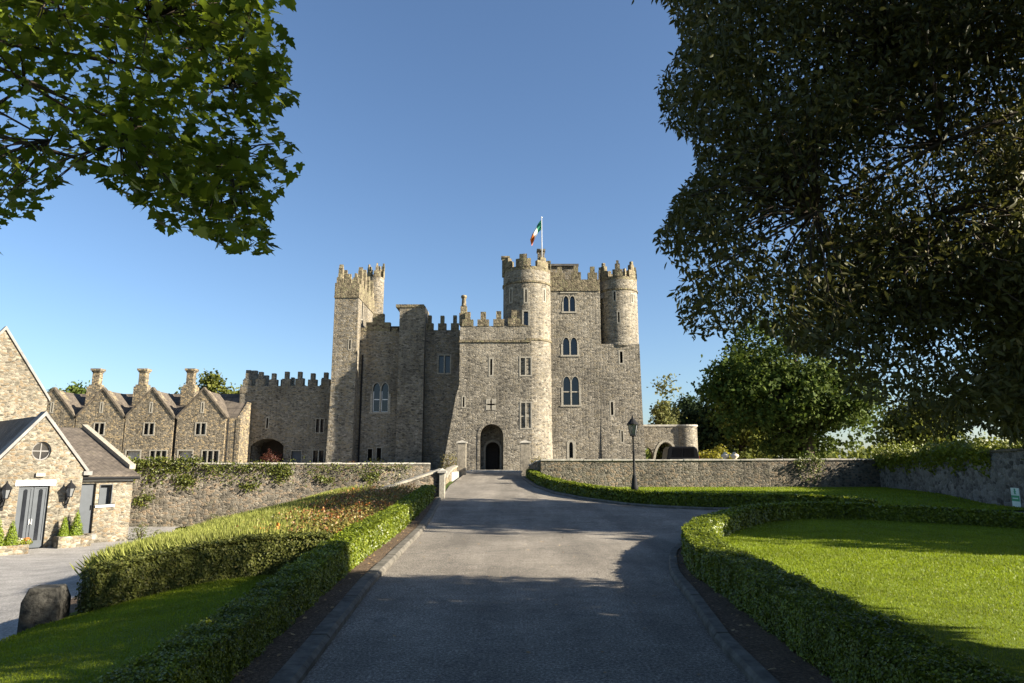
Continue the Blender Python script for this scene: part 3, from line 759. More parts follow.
def ringmerlons(mb, cx, cy, r, th, z, n, h1, h2, fill=.6, a0=0.0, seed=1, tip=False):
    rnd = random.Random(seed)
    for i in range(n):
        t = a0 + 2*math.pi*i/n; w = 2*math.pi/n*fill*rnd.uniform(.9, 1.08); j = rnd.uniform(-.08, .08)
        mb.arcseg(cx, cy, r-th, r, z-.02, z+h1+j, t-w/2, t+w/2)
        mb.arcseg(cx, cy, r-th+.01, r-.01, z+h1+j-.04, z+h1+h2+j*2, t-w*.25, t+w*.25, 2)
        if tip: mb.arcseg(cx, cy, r-th*.7, r-.03, z+h1+h2+j*2-.02, z+h1+h2+j*2+.3, t-w*.12, t+w*.14, 2)
parts = {}
def part(name, key, mb, mat, smooth=False):
    o = obj(name, mb, M[mat], castle, smooth=smooth); parts[key] = o; return o
def sub(name, key, mb, mat, smooth=False): return obj(name, mb, M[mat], parts[key], smooth=smooth)
def shade_auto(o, ang=35):
    for p in o.data.polygons: p.use_smooth = True
    bm = bmesh.new(); bm.from_mesh(o.data)
    for e in bm.edges:
        if len(e.link_faces) == 2 and e.calc_face_angle(0) > R(ang): e.smooth = False
    bm.to_mesh(o.data); bm.free()

# gatehouse wing
YG = 56.0
def x_(px, py=400, Y=YG): return X(px, py, Y)
zt = Z(326, YG)
poly = [(X(441.5, 468, YG), KB), (X(532, 470, YG), KB), (X(532, 350, YG), zt), (X(460, 330, YG), zt), (X(460, 385, YG), Z(385, YG)), (X(456, 392, YG), Z(396, YG))]
xa = poly[3][0]; poly[4] = (xa, Z(385, YG)); poly[2] = (poly[1][0], zt)
cm = MB()
mb = MB().prism(poly, YG, 62.5); part('gatehouse', 'gate', mb, 'castle')
zb = TZ + .02
gx = X(491.5, 450, YG)
fr = FR((gx, YG, zb), (1, 0, 0), (0, -1, 0))
gw = X(503.5, 450, YG) - X(480, 450, YG); gh = Z(424, YG) - zb
cm.prism(arch_poly(gw, gh, 'segment' if False else 'round', 0, -.02), -.5, 2.0, fr)
iw = 1.2; ih = Z(442, YG+2) - zb
cm.prism(arch_poly(iw, ih, 'round', .04, -.015), 1.9, 4.6, fr)
flatwin(cm, 'gate', 490.2, 492.2, 359, 375, YG, surround=.13, pane='dark')
flatwin(cm, 'gate', 462.8, 464.4, 397, 407, YG, surround=.1, pane='dark')
flatwin(cm, 'gate', 521.5, 532.0, 358, 375, YG, lights=2, surround=.13) if False else None
flatwin(cm, 'gate', 520.8, 530.6, 358, 375, YG, lights=2, surround=.12)
flatwin(cm, 'gate', 521.2, 530.6, 403, 428, YG, lights=2, surround=.12, transom=True)
# cross loop in a pale panel
zc = Z(410, YG); hc = Z(399, YG) - zc; xc = X(491, 405, YG); frx = FR((xc, YG, zc), (1, 0, 0), (0, -1, 0))
cm.box(-.06, .06, -.5, .4, .12, hc-.12, frx); cm.box(-.3, -.059, -.5, .4, hc*.5-.06, hc*.5+.06, frx); cm.box(.059, .3, -.5, .4, hc*.5-.06, hc*.5+.06, frx)
cut(parts['gate'], cm)
flush(parts)
px_ = MB(); q = hc*.5
for a0, a1, z0, z1 in ((-.42, -.062, .0, q-.062), (.062, .42, 0, q-.062), (-.42, -.062, q+.062, hc), (.062, .42, q+.062, hc)): px_.box(a0, a1, -.025, .05, z0, z1, frx)
o = sub('cross_loop', 'gate', px_, 'dressed'); o['label'] = 'pale stone panel with a cross shaped loop'
obj('pane', MB().box(-.32, .32, .3, .33, .05, hc-.05, frx), M['dark'], o)
b = MB(); b.ring(arch_poly(gw, gh, 'round', 0, 0)[1:] + [arch_poly(gw, gh, 'round', 0, 0)[0]], grow(arch_poly(gw, gh, 'round', 0, 0), .2)[1:] + [grow(arch_poly(gw, gh, 'round', 0, 0), .2)[0]], -.03, .25, fr, closed=False)
sub('arch_surround', 'gate', b, 'castle')
dr = MB(); dr.box(-iw/2-.01, .5, 3.4, 3.5, 0, ih, fr)
door = sub('door', 'gate', dr, 'wood'); o = MB().box(-.42, -.39, 3.36, 3.4, 1.0, 1.25, fr); obj('handle', o, M['black_iron'], door)
b = MB(); b.ring(arch_poly(iw, ih, 'round', .04)[1:] + [arch_poly(iw, ih, 'round', .04)[0]], grow(arch_poly(iw, ih, 'round', .04), .16)[1:] + [grow(arch_poly(iw, ih, 'round', .04), .16)[0]], 1.95, 2.06, fr, closed=False); sub('inner_arch', 'gate', b, 'dressed')
st = MB(); st.box(gx-1.6, gx+1.9, YG-1.0, YG+.3, TZ-.2, TZ+.05); sub('doorstep', 'gate', st, 'coping')
bt = MB(); bt.box(xa-.06, X(503, 340, YG), YG-.09, YG+.5, Z(341, YG)-.1, Z(341, YG)+.08)
bt.box(X(503, 340, YG), X(531, 340, YG), YG-.09, YG+.3, Z(341, YG)-.1, Z(341, YG)+.08)
merlons(bt, (xa-.02, YG-.04), (X(522, 320, YG), YG-.04), zt, .5, 4, .6, .7, .76, seed=4)
bt.prism([(X(519, 326, YG), zt-.01), (X(529, 328, YG), zt-.01), (X(519, 326, YG), zt+.22)], YG-.03, YG+.4)
merlons(bt, (xa+.02, YG+6.2), (xa+.02, YG+.5), zt, .45, 4, .55, .62, .62, seed=5)
sub('battlement', 'gate', bt, 'battlement')
ch = MB(); cx = X(463.8, 310, YG+.6)
ch.box(cx-.36, cx+.36, YG+.3, YG+1.0, zt+.2, Z(312, YG)); ch.box(cx-.27, cx+.27, YG+.38, YG+.92, Z(312, YG)-.01, Z(305, YG))
chim = sub('chimney', 'gate', ch, 'battlement')
obj('chimney_pot', MB().lathe([(.26, Z(305.5, YG)), (.2, Z(303, YG)), (.17, Z(297, YG)), (.25, Z(296, YG)), (.25, Z(294, YG)), (.18, Z(293.5, YG))], cx, YG+.65, 14), M['battlement'], chim, smooth=True)

# big round tower
RT = 24.2*58/683; TX = X(527, 300, 58)*.985; TY = YG + RT + .05
TX = (X(503.3, 300, TY) + X(551, 300, TY))/2; RT = (X(551, 300, TY) - X(503.3, 300, TY))/2; TY = YG + RT + .04
ztt = Z(273, 57.2)
mb = MB().lathe([(RT*1.03, KB), (RT*1.005, TZ+5), (RT, ztt)], TX, TY, 72); o = part('round_tower', 'tower', mb, 'castle')
cm = MB()
for pxs, y0, y1 in ((511, 289, 302), (526, 289.5, 302), (544, 289.5, 301)): roundwin(cm, 'tower', TX, TY, RT, pxs, y0, y1, 1.6, surround=.13, pane='dark')
roundwin(cm, 'tower', TX, TY, RT, 526, 311.5, 328, 4.6, surround=.14)
cut(o, cm); shade_auto(o); flush(parts)
bt = MB()
for py in (284, 341): 
    for i in range(1): bt.arcseg(TX, TY, RT-.15, RT+.08, Z(py, 57)-.08, Z(py, 57)+.08, -math.pi if py < 300 else -math.pi*.52, math.pi if py < 300 else .3, 60)
bt.arcseg(TX, TY, RT-.4, RT-.001, ztt-.02, Z(269.5, 57.2), -math.pi, math.pi, 60)
ringmerlons(bt, TX, TY, RT+.02, .42, Z(269.5, 57.2), 7, .62, .35, .68, a0=-1.75, seed=6)
sub('battlement', 'tower', bt, 'battlement')
b = MB(); q = P(505.5, 262, TY-.4); b.box(q.x-.3, q.x+.3, q.y-.3, q.y+.3, Z(278, TY), Z(260, TY)); b.box(q.x-.38, q.x+.38, q.y-.38, q.y+.38, Z(260, TY)-.01, Z(258.6, TY)); sub('chimney', 'tower', b, 'battlement')

# keep between the towers
YK = 57.6; zk = Z(290, YK)
xk0, xk1 = X(540, 380, YK), X(602, 380, YK)
mb = MB().box(xk0, xk1, YK, 71, KB, zk); o = part('keep_wall', 'keep', mb, 'castle')
cm = MB()
flatwin(cm, 'keep', 563.5, 575, 296, 311.5, YK, kind='pointed', lights=2)
flatwin(cm, 'keep', 563, 577.2, 337.5, 355, YK, kind='pointed', lights=2, surround=.16)
flatwin(cm, 'keep', 563.3, 579, 376.5, 405, YK, kind='pointed', lights=2, surround=.18, transom=True)
flatwin(cm, 'keep', 569.3, 573, 442, 458, YK, kind='pointed', surround=.2)
cut(o, cm); flush(parts)
b = MB(); b.box(X(560, 295, YK), X(578.5, 295, YK), YK-.07, YK+.1, Z(293.3, YK), Z(292.2, YK)); sub('hood_mould', 'keep', b, 'dressed')
bt = MB(); bt.box(xk0, xk1, YK-.08, YK+.4, zk-.08, zk+.08); zp = Z(279.5, YK)
bt.box(xk0, xk1, YK-.03, YK+.42, zk+.079, zp)
merlons(bt, (X(551.5, 280, YK), YK-.035), (X(601, 280, YK), YK-.035), zp, .42, 3, .62, .55, .62, seed=9)
bt.box(X(548, 280, YK), X(556, 280, YK), YK-.036, YK+.38, zp-.01, Z(272, YK))
sub('battlement', 'keep', bt, 'battlement')
b = MB(); b.box(X(544, 270, 63), X(578, 270, 63), 63, 68, zk-.5, Z(266.3, 63)); sub('stair_house', 'keep', b, 'castle_dark')
b = MB(); b.box(X(543, 270, 63), X(578.6, 270, 63), 62.8, 68.2, Z(266.3, 63)+.002, Z(264.3, 63)); sub('roof', 'keep', b, 'slate_grey')
b = MB(); q = X(541, 255, 61.5); b.box(q-.32, q+.32, 61.2, 61.9, zk-.5, Z(251.8, 61.5)); b.box(q-.4, q+.4, 61.1, 62, Z(251.8, 61.5)-.01, Z(250, 61.5)); sub('chimney', 'keep', b, 'castle_dark')
b = MB(); b.box(xk0+.3, xk1+2.2, YK+.6, 70.5, zk-.6, zk-.1); sub('roof', 'keep', b, 'slate_grey')

# right corner pier with batter, and its round turret
YP = 57.62
z1 = Z(344, YP); xl, xr = X(600.5, 400, YP), X(640.5, 350, YP)
mb = MB(); vs = []
for z, xr_, y0 in ((KB, X(646.5, 465, YP), YP-.12), (Z(420, YP), X(643, 420, YP), YP-.03), (z1, X(639.5, 345, YP), YP)):
    vs += [(xl, y0, z), (xr_, y0, z), (xr_, 68, z), (xl, 68, z)]
mb.add(vs, [(3,2,1,0), (8,9,10,11)] + [(a+i, a+(i+1) % 4, a+4+(i+1) % 4, a+4+i) for a in (0, 4) for i in range(4)])
o = part('corner_tower', 'corner', mb, 'castle'); cm = MB()
flatwin(cm, 'corner', 620, 622.6, 351.5, 363, YP, surround=.12, pane='dark')
flatwin(cm, 'corner', 611, 613.2, 402, 415, YP-.02, surround=.12, pane='dark')
flatwin(cm, 'corner', 621.5, 622.9, 431, 442, YP-.05, surround=.1, pane='dark')
cut(o, cm); flush(parts)
yc = 59.0; TX2 = (X(599.5, 300, yc) + X(637.6, 300, yc))/2; R2 = (X(637.6, 300, yc) - X(599.5, 300, yc))/2; yc = YP + R2 - .10
z2 = Z(279, 57.6)
mb = MB().lathe([(R2*.55, z1-1.1), (R2*.8, z1-.55), (R2*1.03, z1-.12), (R2*1.03, z1+.05), (R2, z1+.12), (R2, z2)], TX2, yc, 60)
o = part('corner_turret', 'turret', mb, 'castle'); cm = MB()
for pxs, y0, y1 in ((614.5, 291.5, 300.5), (632, 294, 302), (618.8, 312, 322.5)): roundwin(cm, 'turret', TX2, yc, R2, pxs, y0, y1, 1.5, surround=.1, pane='dark')
cut(o, cm); shade_auto(o); flush(parts)
bt = MB(); bt.arcseg(TX2, yc, R2-.15, R2+.07, Z(288.5, 57.5)-.07, Z(288.5, 57.5)+.07, -math.pi, math.pi, 48)
bt.arcseg(TX2, yc, R2-.38, R2-.001, z2-.02, Z(276, 57.6), -math.pi, math.pi, 48)
ringmerlons(bt, TX2, yc, R2+.02, .4, Z(276, 57.6), 7, .6, .5, .62, a0=-1.72, seed=3, tip=True); sub('battlement', 'turret', bt, 'battlement')

# hall sections left of the gatehouse
YH = 60.5; zh = Z(334, YH)
def hall(key, name, px0, px1, top, Y, depth):
    mb = MB().box(X(px0, 400, Y), X(px1, 400, Y), Y, Y+depth, KB, Z(top, Y)); return part(name, key, mb, 'castle_dark')
o = hall('hallw', 'hall_wall', 357, 398, 331, YH, 5); cm = MB()
flatwin(cm, 'hallw', 372.6, 388.2, 383, 412, YH, kind='pointed', lights=2, surround=.2, bars=1)
flatwin(cm, 'hallw', 367.5, 372, 449, 461, YH, surround=.06, pane='dark'); flatwin(cm, 'hallw', 376.5, 381, 448, 461, YH, surround=.06, pane='dark')
cut(o, cm); flush(parts)
bt = MB(); zB = Z(331, YH)
merlons(bt, (X(366, 330, YH), YH-.02), (X(390, 330, YH), YH-.02), zB, .5, 1, .75, .75, .95, seed=2); bt.box(X(358, 330, YH), X(366, 330, YH), YH-.02, YH+.4, zB-.02, zB+.3); bt.box(X(391.5, 330, YH), X(397.5, 330, YH), YH-.02, YH+.4, zB-.02, zB+.28)
sub('battlement', 'hallw', bt, 'battlement')
b = MB(); b.box(X(378, 330, YH), X(398, 330, YH), YH+1.5, YH+4, zB-.4, zB+.75); sub('roof', 'hallw', b, 'slate')
dp = MB(); xq = X(361, 400, YH); dp.tube([(xq, YH-.1, TZ), (xq, YH-.1, Z(355, YH))], .075, 8); sub('drainpipe', 'hallw', dp, 'black_iron')
o = hall('stack', 'chimney_breast', 397, 423, 306, 59.6, 3.0)
b = MB(); b.box(X(396.5, 306, 59.6)-.05, X(423.5, 306, 59.6)+.05, 59.52, 62.7, Z(306, 59.6)-.12, Z(306, 59.6)+.14); sub('coping', 'stack', b, 'battlement')
o = hall('halle', 'hall_wall', 421, 462, 330, YH, 5); cm = MB()
flatwin(cm, 'halle', 438.6, 450, 355.5, 373, YH, lights=2, surround=.1); cut(o, cm); flush(parts)
bt = MB(); merlons(bt, (X(423, 330, YH), YH-.02), (X(461, 330, YH), YH-.02), Z(330, YH), .5, 3, .62, .72, .62, seed=11); sub('battlement', 'halle', bt, 'battlement')

# slender square tower on the left
YA = 59.2; xa0, xa1 = X(328, 440, YA), X(358.5, 300, YA); yb = YA + 8.2
mb = MB(); z0, zt_ = KB, Z(285, YA)
vs = []
for z, ex in ((KB, .12), (Z(400, YA), 0), (zt_, 0)): vs += [(xa0-ex, YA-ex, z), (xa1, YA-ex, z), (xa1, yb, z), (xa0-ex, yb, z)]
mb.add(vs, [(3,2,1,0), (8,9,10,11)] + [(a+i, a+(i+1) % 4, a+4+(i+1) % 4, a+4+i) for a in (0, 4) for i in range(4)])
o = part('square_tower', 'square', mb, 'castle_dark'); cm = MB(); flatwin(cm, 'square', 349, 350.6, 340, 349, YA, surround=.08, pane='dark')
fr = FR((xa1, YA+1.6, Z(320, YA+2)), (0, 1, 0), (1, 0, 0)); window(cm, 'square', fr, .45, 2.3, 'rect', pane='dark'); cut(o, cm); flush(parts)
zb_ = Z(297, YA); zq = Z(283, YA)
bt = MB(); bt.box(xa0-.06, xa1+.06, YA-.08, yb+.06, zb_-.07, zb_+.07)
bt.box(xa0-.03, xa1+.03, YA-.05, yb+.03, zb_+.069, zq)
merlons(bt, (xa0-.035, YA-.055), (xa1+.035, YA-.055), zq-.02, .4, 3, .5, .35, .66, seed=21)
merlons(bt, (xa1+.035, YA+.4), (xa1+.035, yb), zq-.02, .4, 5, .7, .8, .68, seed=22, tip=True)
merlons(bt, (xa0-.035, yb), (xa0-.035, YA+.4), zq-.02, .4, 5, .8, .9, .68, seed=23, tip=True)
merlons(bt, (xa1, yb+.03), (xa0, yb+.03), zq-.02, .4, 2, .9, .8, .68, seed=24, tip=True)
sub('battlement', 'square', bt, 'battlement')
b = MB(); b.lathe([(.85, Z(330, yb)), (.85, Z(280, yb))], xa1-.1, yb-.6, 24); st_ = part('stair_turret', 'stair', b, 'castle_dark', True); shade_auto(st_)
bt = MB(); ringmerlons(bt, xa1-.1, yb-.6, .88, .3, Z(280, yb), 5, .6, .5, .6, seed=8, tip=True); sub('battlement', 'stair', bt, 'battlement')

# ------------------------------------------------------------------ flag on the round tower
fq = P(542, 262, 61.0); zf0 = Z(262, 61); zf1 = Z(218, 61)
fl = thing('flagpole', 'white flagpole with a drooping green white and orange flag above the round tower', 'flagpole', (fq.x, fq.y, zf0-1.5))
obj('pole', MB().tube([(fq.x, fq.y, zf0-1.5), (fq.x, fq.y, zf1)], [.055, .035], 10), M['pole'], fl, smooth=True)
obj('finial', MB().lathe([(.02, zf1), (.09, zf1+.05), (.02, zf1+.14)], fq.x, fq.y, 10), M['white'], fl, smooth=True)
def flag_mat():
    t = NT('flag_cloth'); uv = t.node('ShaderNodeUVMap'); s = t.node('ShaderNodeSeparateXYZ', {0: uv.outputs[0]})
    r = t.node('ShaderNodeValToRGB', {0: s.outputs[0]}); r.color_ramp.interpolation = 'CONSTANT'; e = r.color_ramp.elements
    e[0].position = 0; e[0].color = (.02, .16, .09, 1); e[1].position = .36; e[1].color = (.75, .75, .72, 1); n = e.new(.68); n.color = (.62, .16, .03, 1)
    return t.done(r.outputs[0], .8, .2)
me = bpy.data.meshes.new('flag'); nu, nv = 22, 12; vs = []; fs = []; uvs = []
for i in range(nu+1):
    s = i/nu
    for j in range(nv+1):
        q = j/nv
        x = fq.x - .04 - 1.05*s**.9*(1 - .15*q) ; z = zf1 - .2 - 1.9*s**1.25 - .95*q*(1 - .35*s); y = fq.y + .16*math.sin(s*7 + q*2)*s + .12*math.sin(q*9 + s*3)*.8
        vs.append((x - fl.location.x, y - fl.location.y, z - fl.location.z)); uvs.append((s, q))
for i in range(nu):
    for j in range(nv): a = i*(nv+1)+j; fs.append((a, a+1, a+nv+2, a+nv+1))
me.from_pydata(vs, [], fs); ul = me.uv_layers.new()
for lp in me.loops: ul.data[lp.index].uv = uvs[lp.vertex_index]
for p in me.polygons: p.use_smooth = True
me.materials.append(flag_mat()); o = bpy.data.objects.new('flag', me); C.objects.link(o); o.parent = fl

# ------------------------------------------------------------------ castellated link wing
YW = 61.6; wx0, wx1 = X(238, 420, YW), X(329, 420, YW); zw = Z(392, YW)
wing = thing('castellated_wing', 'low castellated stone wing with an archway left of the slender tower', 'building', ((wx0+wx1)/2, YW, TZ))
wallo = obj('wall', MB().box(wx0, wx1, YW, YW+8, KB, zw), M['castle_dark'], wing); parts['wing'] = wallo; cm = MB()
xaw = X(267, 450, YW); aw = X(283.3, 450, YW) - X(250.5, 450, YW); ah = Z(438.5, YW) - TZ
frw = FR((xaw, YW, TZ), (1, 0, 0), (0, -1, 0)); cm.prism(arch_poly(aw, ah, 'segment', 0, -.02), -.5, 3.5, frw)
flatwin(cm, 'wing', 266.3, 268, 418, 428, YW, surround=.08, pane='dark')
flatwin(cm, 'wing', 316, 323.5, 419, 432.5, YW, lights=2, surround=.07)
flatwin(cm, 'wing', 313, 323.5, 450.5, 463, YW, lights=2, surround=.07)
flatwin(cm, 'wing', 291, 301, 451, 464, YW, surround=.06, pane='door_grey')
cut(wallo, cm); flush(parts)
pl = arch_poly(aw, ah, 'segment', 0, 0); b = MB(); b.ring(pl[1:] + [pl[0]], grow(pl, .25)[1:] + [grow(pl, .25)[0]], -.03, .25, frw, closed=False); obj('arch_surround', b, M['castle_dark'], wing)
dd = MB(); dd.box(-aw/2, aw/2, 2.6, 2.7, 0, ah, frw); obj('door', dd, M['wood'], wing)
bt = MB(); bt.box(wx0-.03, wx1, YW-.05, YW+.45, zw-.08, Z(386, YW))
zq = Z(386, YW)
merlons(bt, (wx0-.03, YW-.055), (wx1+.1, YW-.055), zq-.02, .45, 7, .65, .62, .66, seed=31)
merlons(bt, (wx1, YW+7), (wx0-.03, YW+7), zq-.02, .45, 8, .85, .7, .58, seed=32)
merlons(bt, (wx0-.03, YW+6.6), (wx0-.03, YW+.5), zq-.02, .45, 4, .85, .85, .58, seed=33)
bt.box(wx0-.02, wx1, YW+6.6, YW+7.4, zw-.5, zq); bt.box(wx0-.025, wx0+.4, YW+.46, YW+6.59, zw-.5, zq)
obj('battlement', bt, M['castle_dark'], wing)
obj('roof', MB().box(wx0+.42, wx1-.02, YW+.46, YW+6.58, zw-.3, zw+.05), M['slate_grey'], wing)

# ------------------------------------------------------------------ gabled range
YR = 59.0; RB = TZ - .4
zap, zev = Z(389.5, YR), Z(417.5, YR)
gabs = [(52, 52), (101.5, 50), (151, 51), (202.5, 51)]                   # photo centres measured, in metres below
gx_ = [X(g_[0], 405, YR) for g_ in gabs]; gw_ = X(202.5, 405, YR) - X(151, 405, YR)
xr0, xr1 = gx_[0] - gw_*1.5, X(238.5, 420, YR)
rng_ = thing('gabled_range', 'long stone range with four steep gables and three chimneys', 'building', ((xr0+xr1)/2, YR, TZ))
wmb = MB().box(xr0, xr1, YR+.35, YR+7.5, RB, zev)
wl_ = obj('wall', wmb, M['range'], rng_); parts['range'] = wl_; cm = MB(); cut(wl_, cm)
for i, gx0 in enumerate([gx_[0]-gw_] + gx_):
    hw = gw_*.5 - .14
    poly = [(gx0-hw, RB), (gx0+hw, RB), (gx0+hw, zev+.05), (gx0, zap), (gx0-hw, zev+.05)]
    go = obj('gable', MB().prism(poly, YR, YR+1.2), M['range'], rng_); parts['g'] = go; cm = MB()
    pc = [2, 52, 101.5, 151, 202.5][i]
    def gwin(dx, w, py0, py1, **k):
        z0 = Z(py1, YR); window(cm, 'g', FR((gx0+dx, YR, z0), (1, 0, 0), (0, -1, 0)), w, Z(py0, YR)-z0, **k)
    gwin(0, .1, 403, 412, surround=.1, pane='dark')
    gwin(0, .8, 423.5, 434.5, lights=2, surround=.1)
    gwin(-1.15, 1.15, 451, 464, lights=1, surround=.12, frame='dressed', pane='coping')
    gwin(1.0, 1.35, 451, 464, lights=3, surround=.1)
    cut(go, cm); flush(parts)
    cp = MB()
    for s in (-1, 1):
        e = Vector((gx0 + s*(hw+.05), zev)); a = Vector((gx0, zap + .12)); d = (e-a).normalized(); nv = Vector((-d.y, d.x))*(1 if s < 0 else -1)
        if nv.y < 0: nv = -nv
        q = [(a.x, a.y-.1), (e.x, e.y-.1), (e.x + nv.x*.16, e.y-.1 + nv.y*.16), (a.x, a.y+.1)]
        cp.prism(q, YR-.08, YR+.35)
    obj('coping', cp, M['mossy_coping'], go)
    rf = MB()                                                            # roof of the gable running back
    for s in (-1, 1):
        rf.add([(gx0, YR+.36, zap-.06), (gx0 + s*(gw_*.5+.02), YR+.36, zev-.02), (gx0 + s*(gw_*.5+.02), YR+3.2, zev-.02), (gx0, YR+4.4, zap-.06),
                (gx0, YR+.36, zap-.2), (gx0 + s*(gw_*.5+.02), YR+.36, zev-.16), (gx0 + s*(gw_*.5+.02), YR+3.2, zev-.16), (gx0, YR+4.4, zap-.2)],
               [(0,1,2,3), (7,6,5,4), (0,4,5,1), (1,5,6,2), (2,6,7,3), (3,7,4,0)])
    obj('roof', rf, M['slate'], go)
    if i:
        dp = MB(); xq = gx0 + gw_*.5; dp.tube([(xq, YR+.2, TZ), (xq, YR+.2, zev-.1)], .07, 8); obj('drainpipe', dp, M['black_iron'], go)
rf = MB()
rf.add([(xr0, YR+.4, zev-.05), (xr1, YR+.4, zev-.05), (xr1, YR+4, zap+.03), (xr0, YR+4, zap+.03), (xr0, YR+7.8, zev-.05), (xr1, YR+7.8, zev-.05)],
       [(0,1,2,3), (3,2,5,4), (0,3,4), (1,5,2), (0,4,5,1)])
obj('roof', rf, M['slate'], rng_)
b = MB(); xe = xr1; b.prism([(YR+.3, zev-.1), (YR+.3, RB), (YR+7.6, RB), (YR+7.6, zev-.1), (YR+4, zap+.3)], xe-.3, xe+.06, lambda a, d, z: (d, a, z)); obj('end_wall', b, M['range'], rng_)
for pc in (96.5, 143, 190.5):
    xq = X(pc, 385, YR+2.6); yq = YR+2.6
    b = MB(); b.box(xq-.6, xq+.6, yq-.45, yq+.45, zap-1.2, Z(387, yq)); b.box(xq-.5, xq+.5, yq-.35, yq+.35, Z(387, yq)-.01, Z(386, yq)+.1)
    b.box(xq-.31, xq+.31, yq-.28, yq+.28, Z(386, yq), Z(372.5, yq)); b.box(xq-.38, xq+.38, yq-.34, yq+.34, Z(372.5, yq)-.01, Z(371, yq)); b.box(xq-.46, xq+.46, yq-.42, yq+.42, Z(371, yq)-.01, Z(369, yq))
    obj('chimney', b, M['range'], rng_)

# ------------------------------------------------------------------ arched wall at the right of the castle, and van
YV = 60.0
aw_ = thing('arch_wall', 'low curved stone wall with a pointed arch beside the castle corner', 'wall', (X(670, 440, YV), YV, TZ))
b = MB(); b.box(X(640, 440, YV), X(680, 440, YV), YV, YV+.8, KB, Z(426.5, YV))
ao = obj('wall', b, M['castle'], aw_); parts['aw'] = ao; cm = MB()
frv = FR((X(666, 450, YV), YV, TZ), (1, 0, 0), (0, -1, 0)); pl = arch_poly(1.9, Z(442, YV) - TZ, 'pointed', 0, 0); cm.prism(arch_poly(1.9, Z(442, YV) - TZ, 'pointed', 0, -.05), -.3, 1.2, frv)
frv2 = FR((X(648, 450, YV), YV, TZ), (1, 0, 0), (0, -1, 0)); cm.prism(arch_poly(.9, Z(447, YV) - TZ, 'pointed', 0, -.05), -.3, 1.2, frv2)
cut(ao, cm)
bb = MB().lathe([(1.05, KB), (1.05, Z(426.6, YV))], X(686, 440, YV+.5), YV+.75, 30); tb = obj('bastion', bb, M['castle'], aw_, smooth=True); shade_auto(tb)
b = MB(); b.ring(pl[1:] + [pl[0]], grow(pl, .2)[1:] + [grow(pl, .2)[0]], -.04, .2, frv, closed=False); obj('arch_surround', b, M['dressed'], aw_)
b = MB(); b.box(X(640, 440, YV), X(680, 440, YV), YV-.06, YV+.86, Z(426.5, YV)+.001, Z(424.6, YV)); b.lathe([(1.12, Z(426.5, YV)+.002), (1.12, Z(424.7, YV))], X(686, 440, YV+.5), YV+.75, 30); obj('coping', b, M['coping'], aw_)

def van():
    y0 = 54.0; x0, x1 = X(666.5, 455, y0), X(699.5, 455, y0); zt_v = Z(446.5, y0)
    v = thing('parked_van', 'black van parked behind the garden wall near the arch', 'van', ((x0+x1)/2, y0+2, TZ))
    zg = TZ + .02; w = x1 - x0
    body = MB(); k = zt_v - zg                                            # rear of the van faces the wall, nose to the left
    prof = [(.02, .35), (.02, .95), (.06, 1.02), (.16, k-.22), (.32, k), (w-.35, k), (w-.12, k-.2), (w, 1.0), (w, .35)]
    body.prism([(x0 + a, zg + z) for a, z in prof], y0, y0+1.85)
    paint = plain('black_car_paint', (.006, .0065, .008), .4, .12, .05); o = obj('body', body, paint, v, bevel=.05)
    side = MB(); side.prism([(x0 + .42, zg + 1.05), (x0+1.25, zg+1.05), (x0+1.25, zg + k-.14), (x0 + .55, zg + k-.14)], y0-.012, y0+.02); side.prism([(x0+1.33, zg+1.05), (x0+2.2, zg+1.05), (x0+2.15, zg+k-.14), (x0+1.33, zg+k-.14)], y0-.012, y0+.02)
    obj('side_window', side, plain('van_glass', (.002, .002, .003), .25, .3), v)
    for xw in (x0+.5, x1-.55):
        t = MB(); t.lathe([(.31, -.1), (.33, -.06), (.33, .06), (.31, .1)], 0, 0, 20)
        t.v = [(xw + p[0], y0 + .08 + p[2], zg + .33 + p[1]) for p in t.v]; wh = obj('wheel', t, plain('tyre', (.02, .02, .02), .9), v)
        h = MB().lathe([(.2, -.11), (.2, .11)], 0, 0, 14); h.v = [(xw + p[0], y0 + .08 + p[2], zg + .33 + p[1]) for p in h.v]; obj('rim', h, plain('alloy', (.4, .4, .4), .4, .5, .05, 6, 1), wh)
    lt = MB().box(x1-.03, x1+.012, y0+.02, y0+.2, zg+.7, zg+1.1); obj('tail_light', lt, plain('red_lens', (.3, .01, .01), .2, .6), v)
    hl = MB().box(x0+.0, x0+.1, y0+.05, y0+.4, zg+.72, zg+.9); obj('headlight', hl, M['lantern_glass'], v)
van()

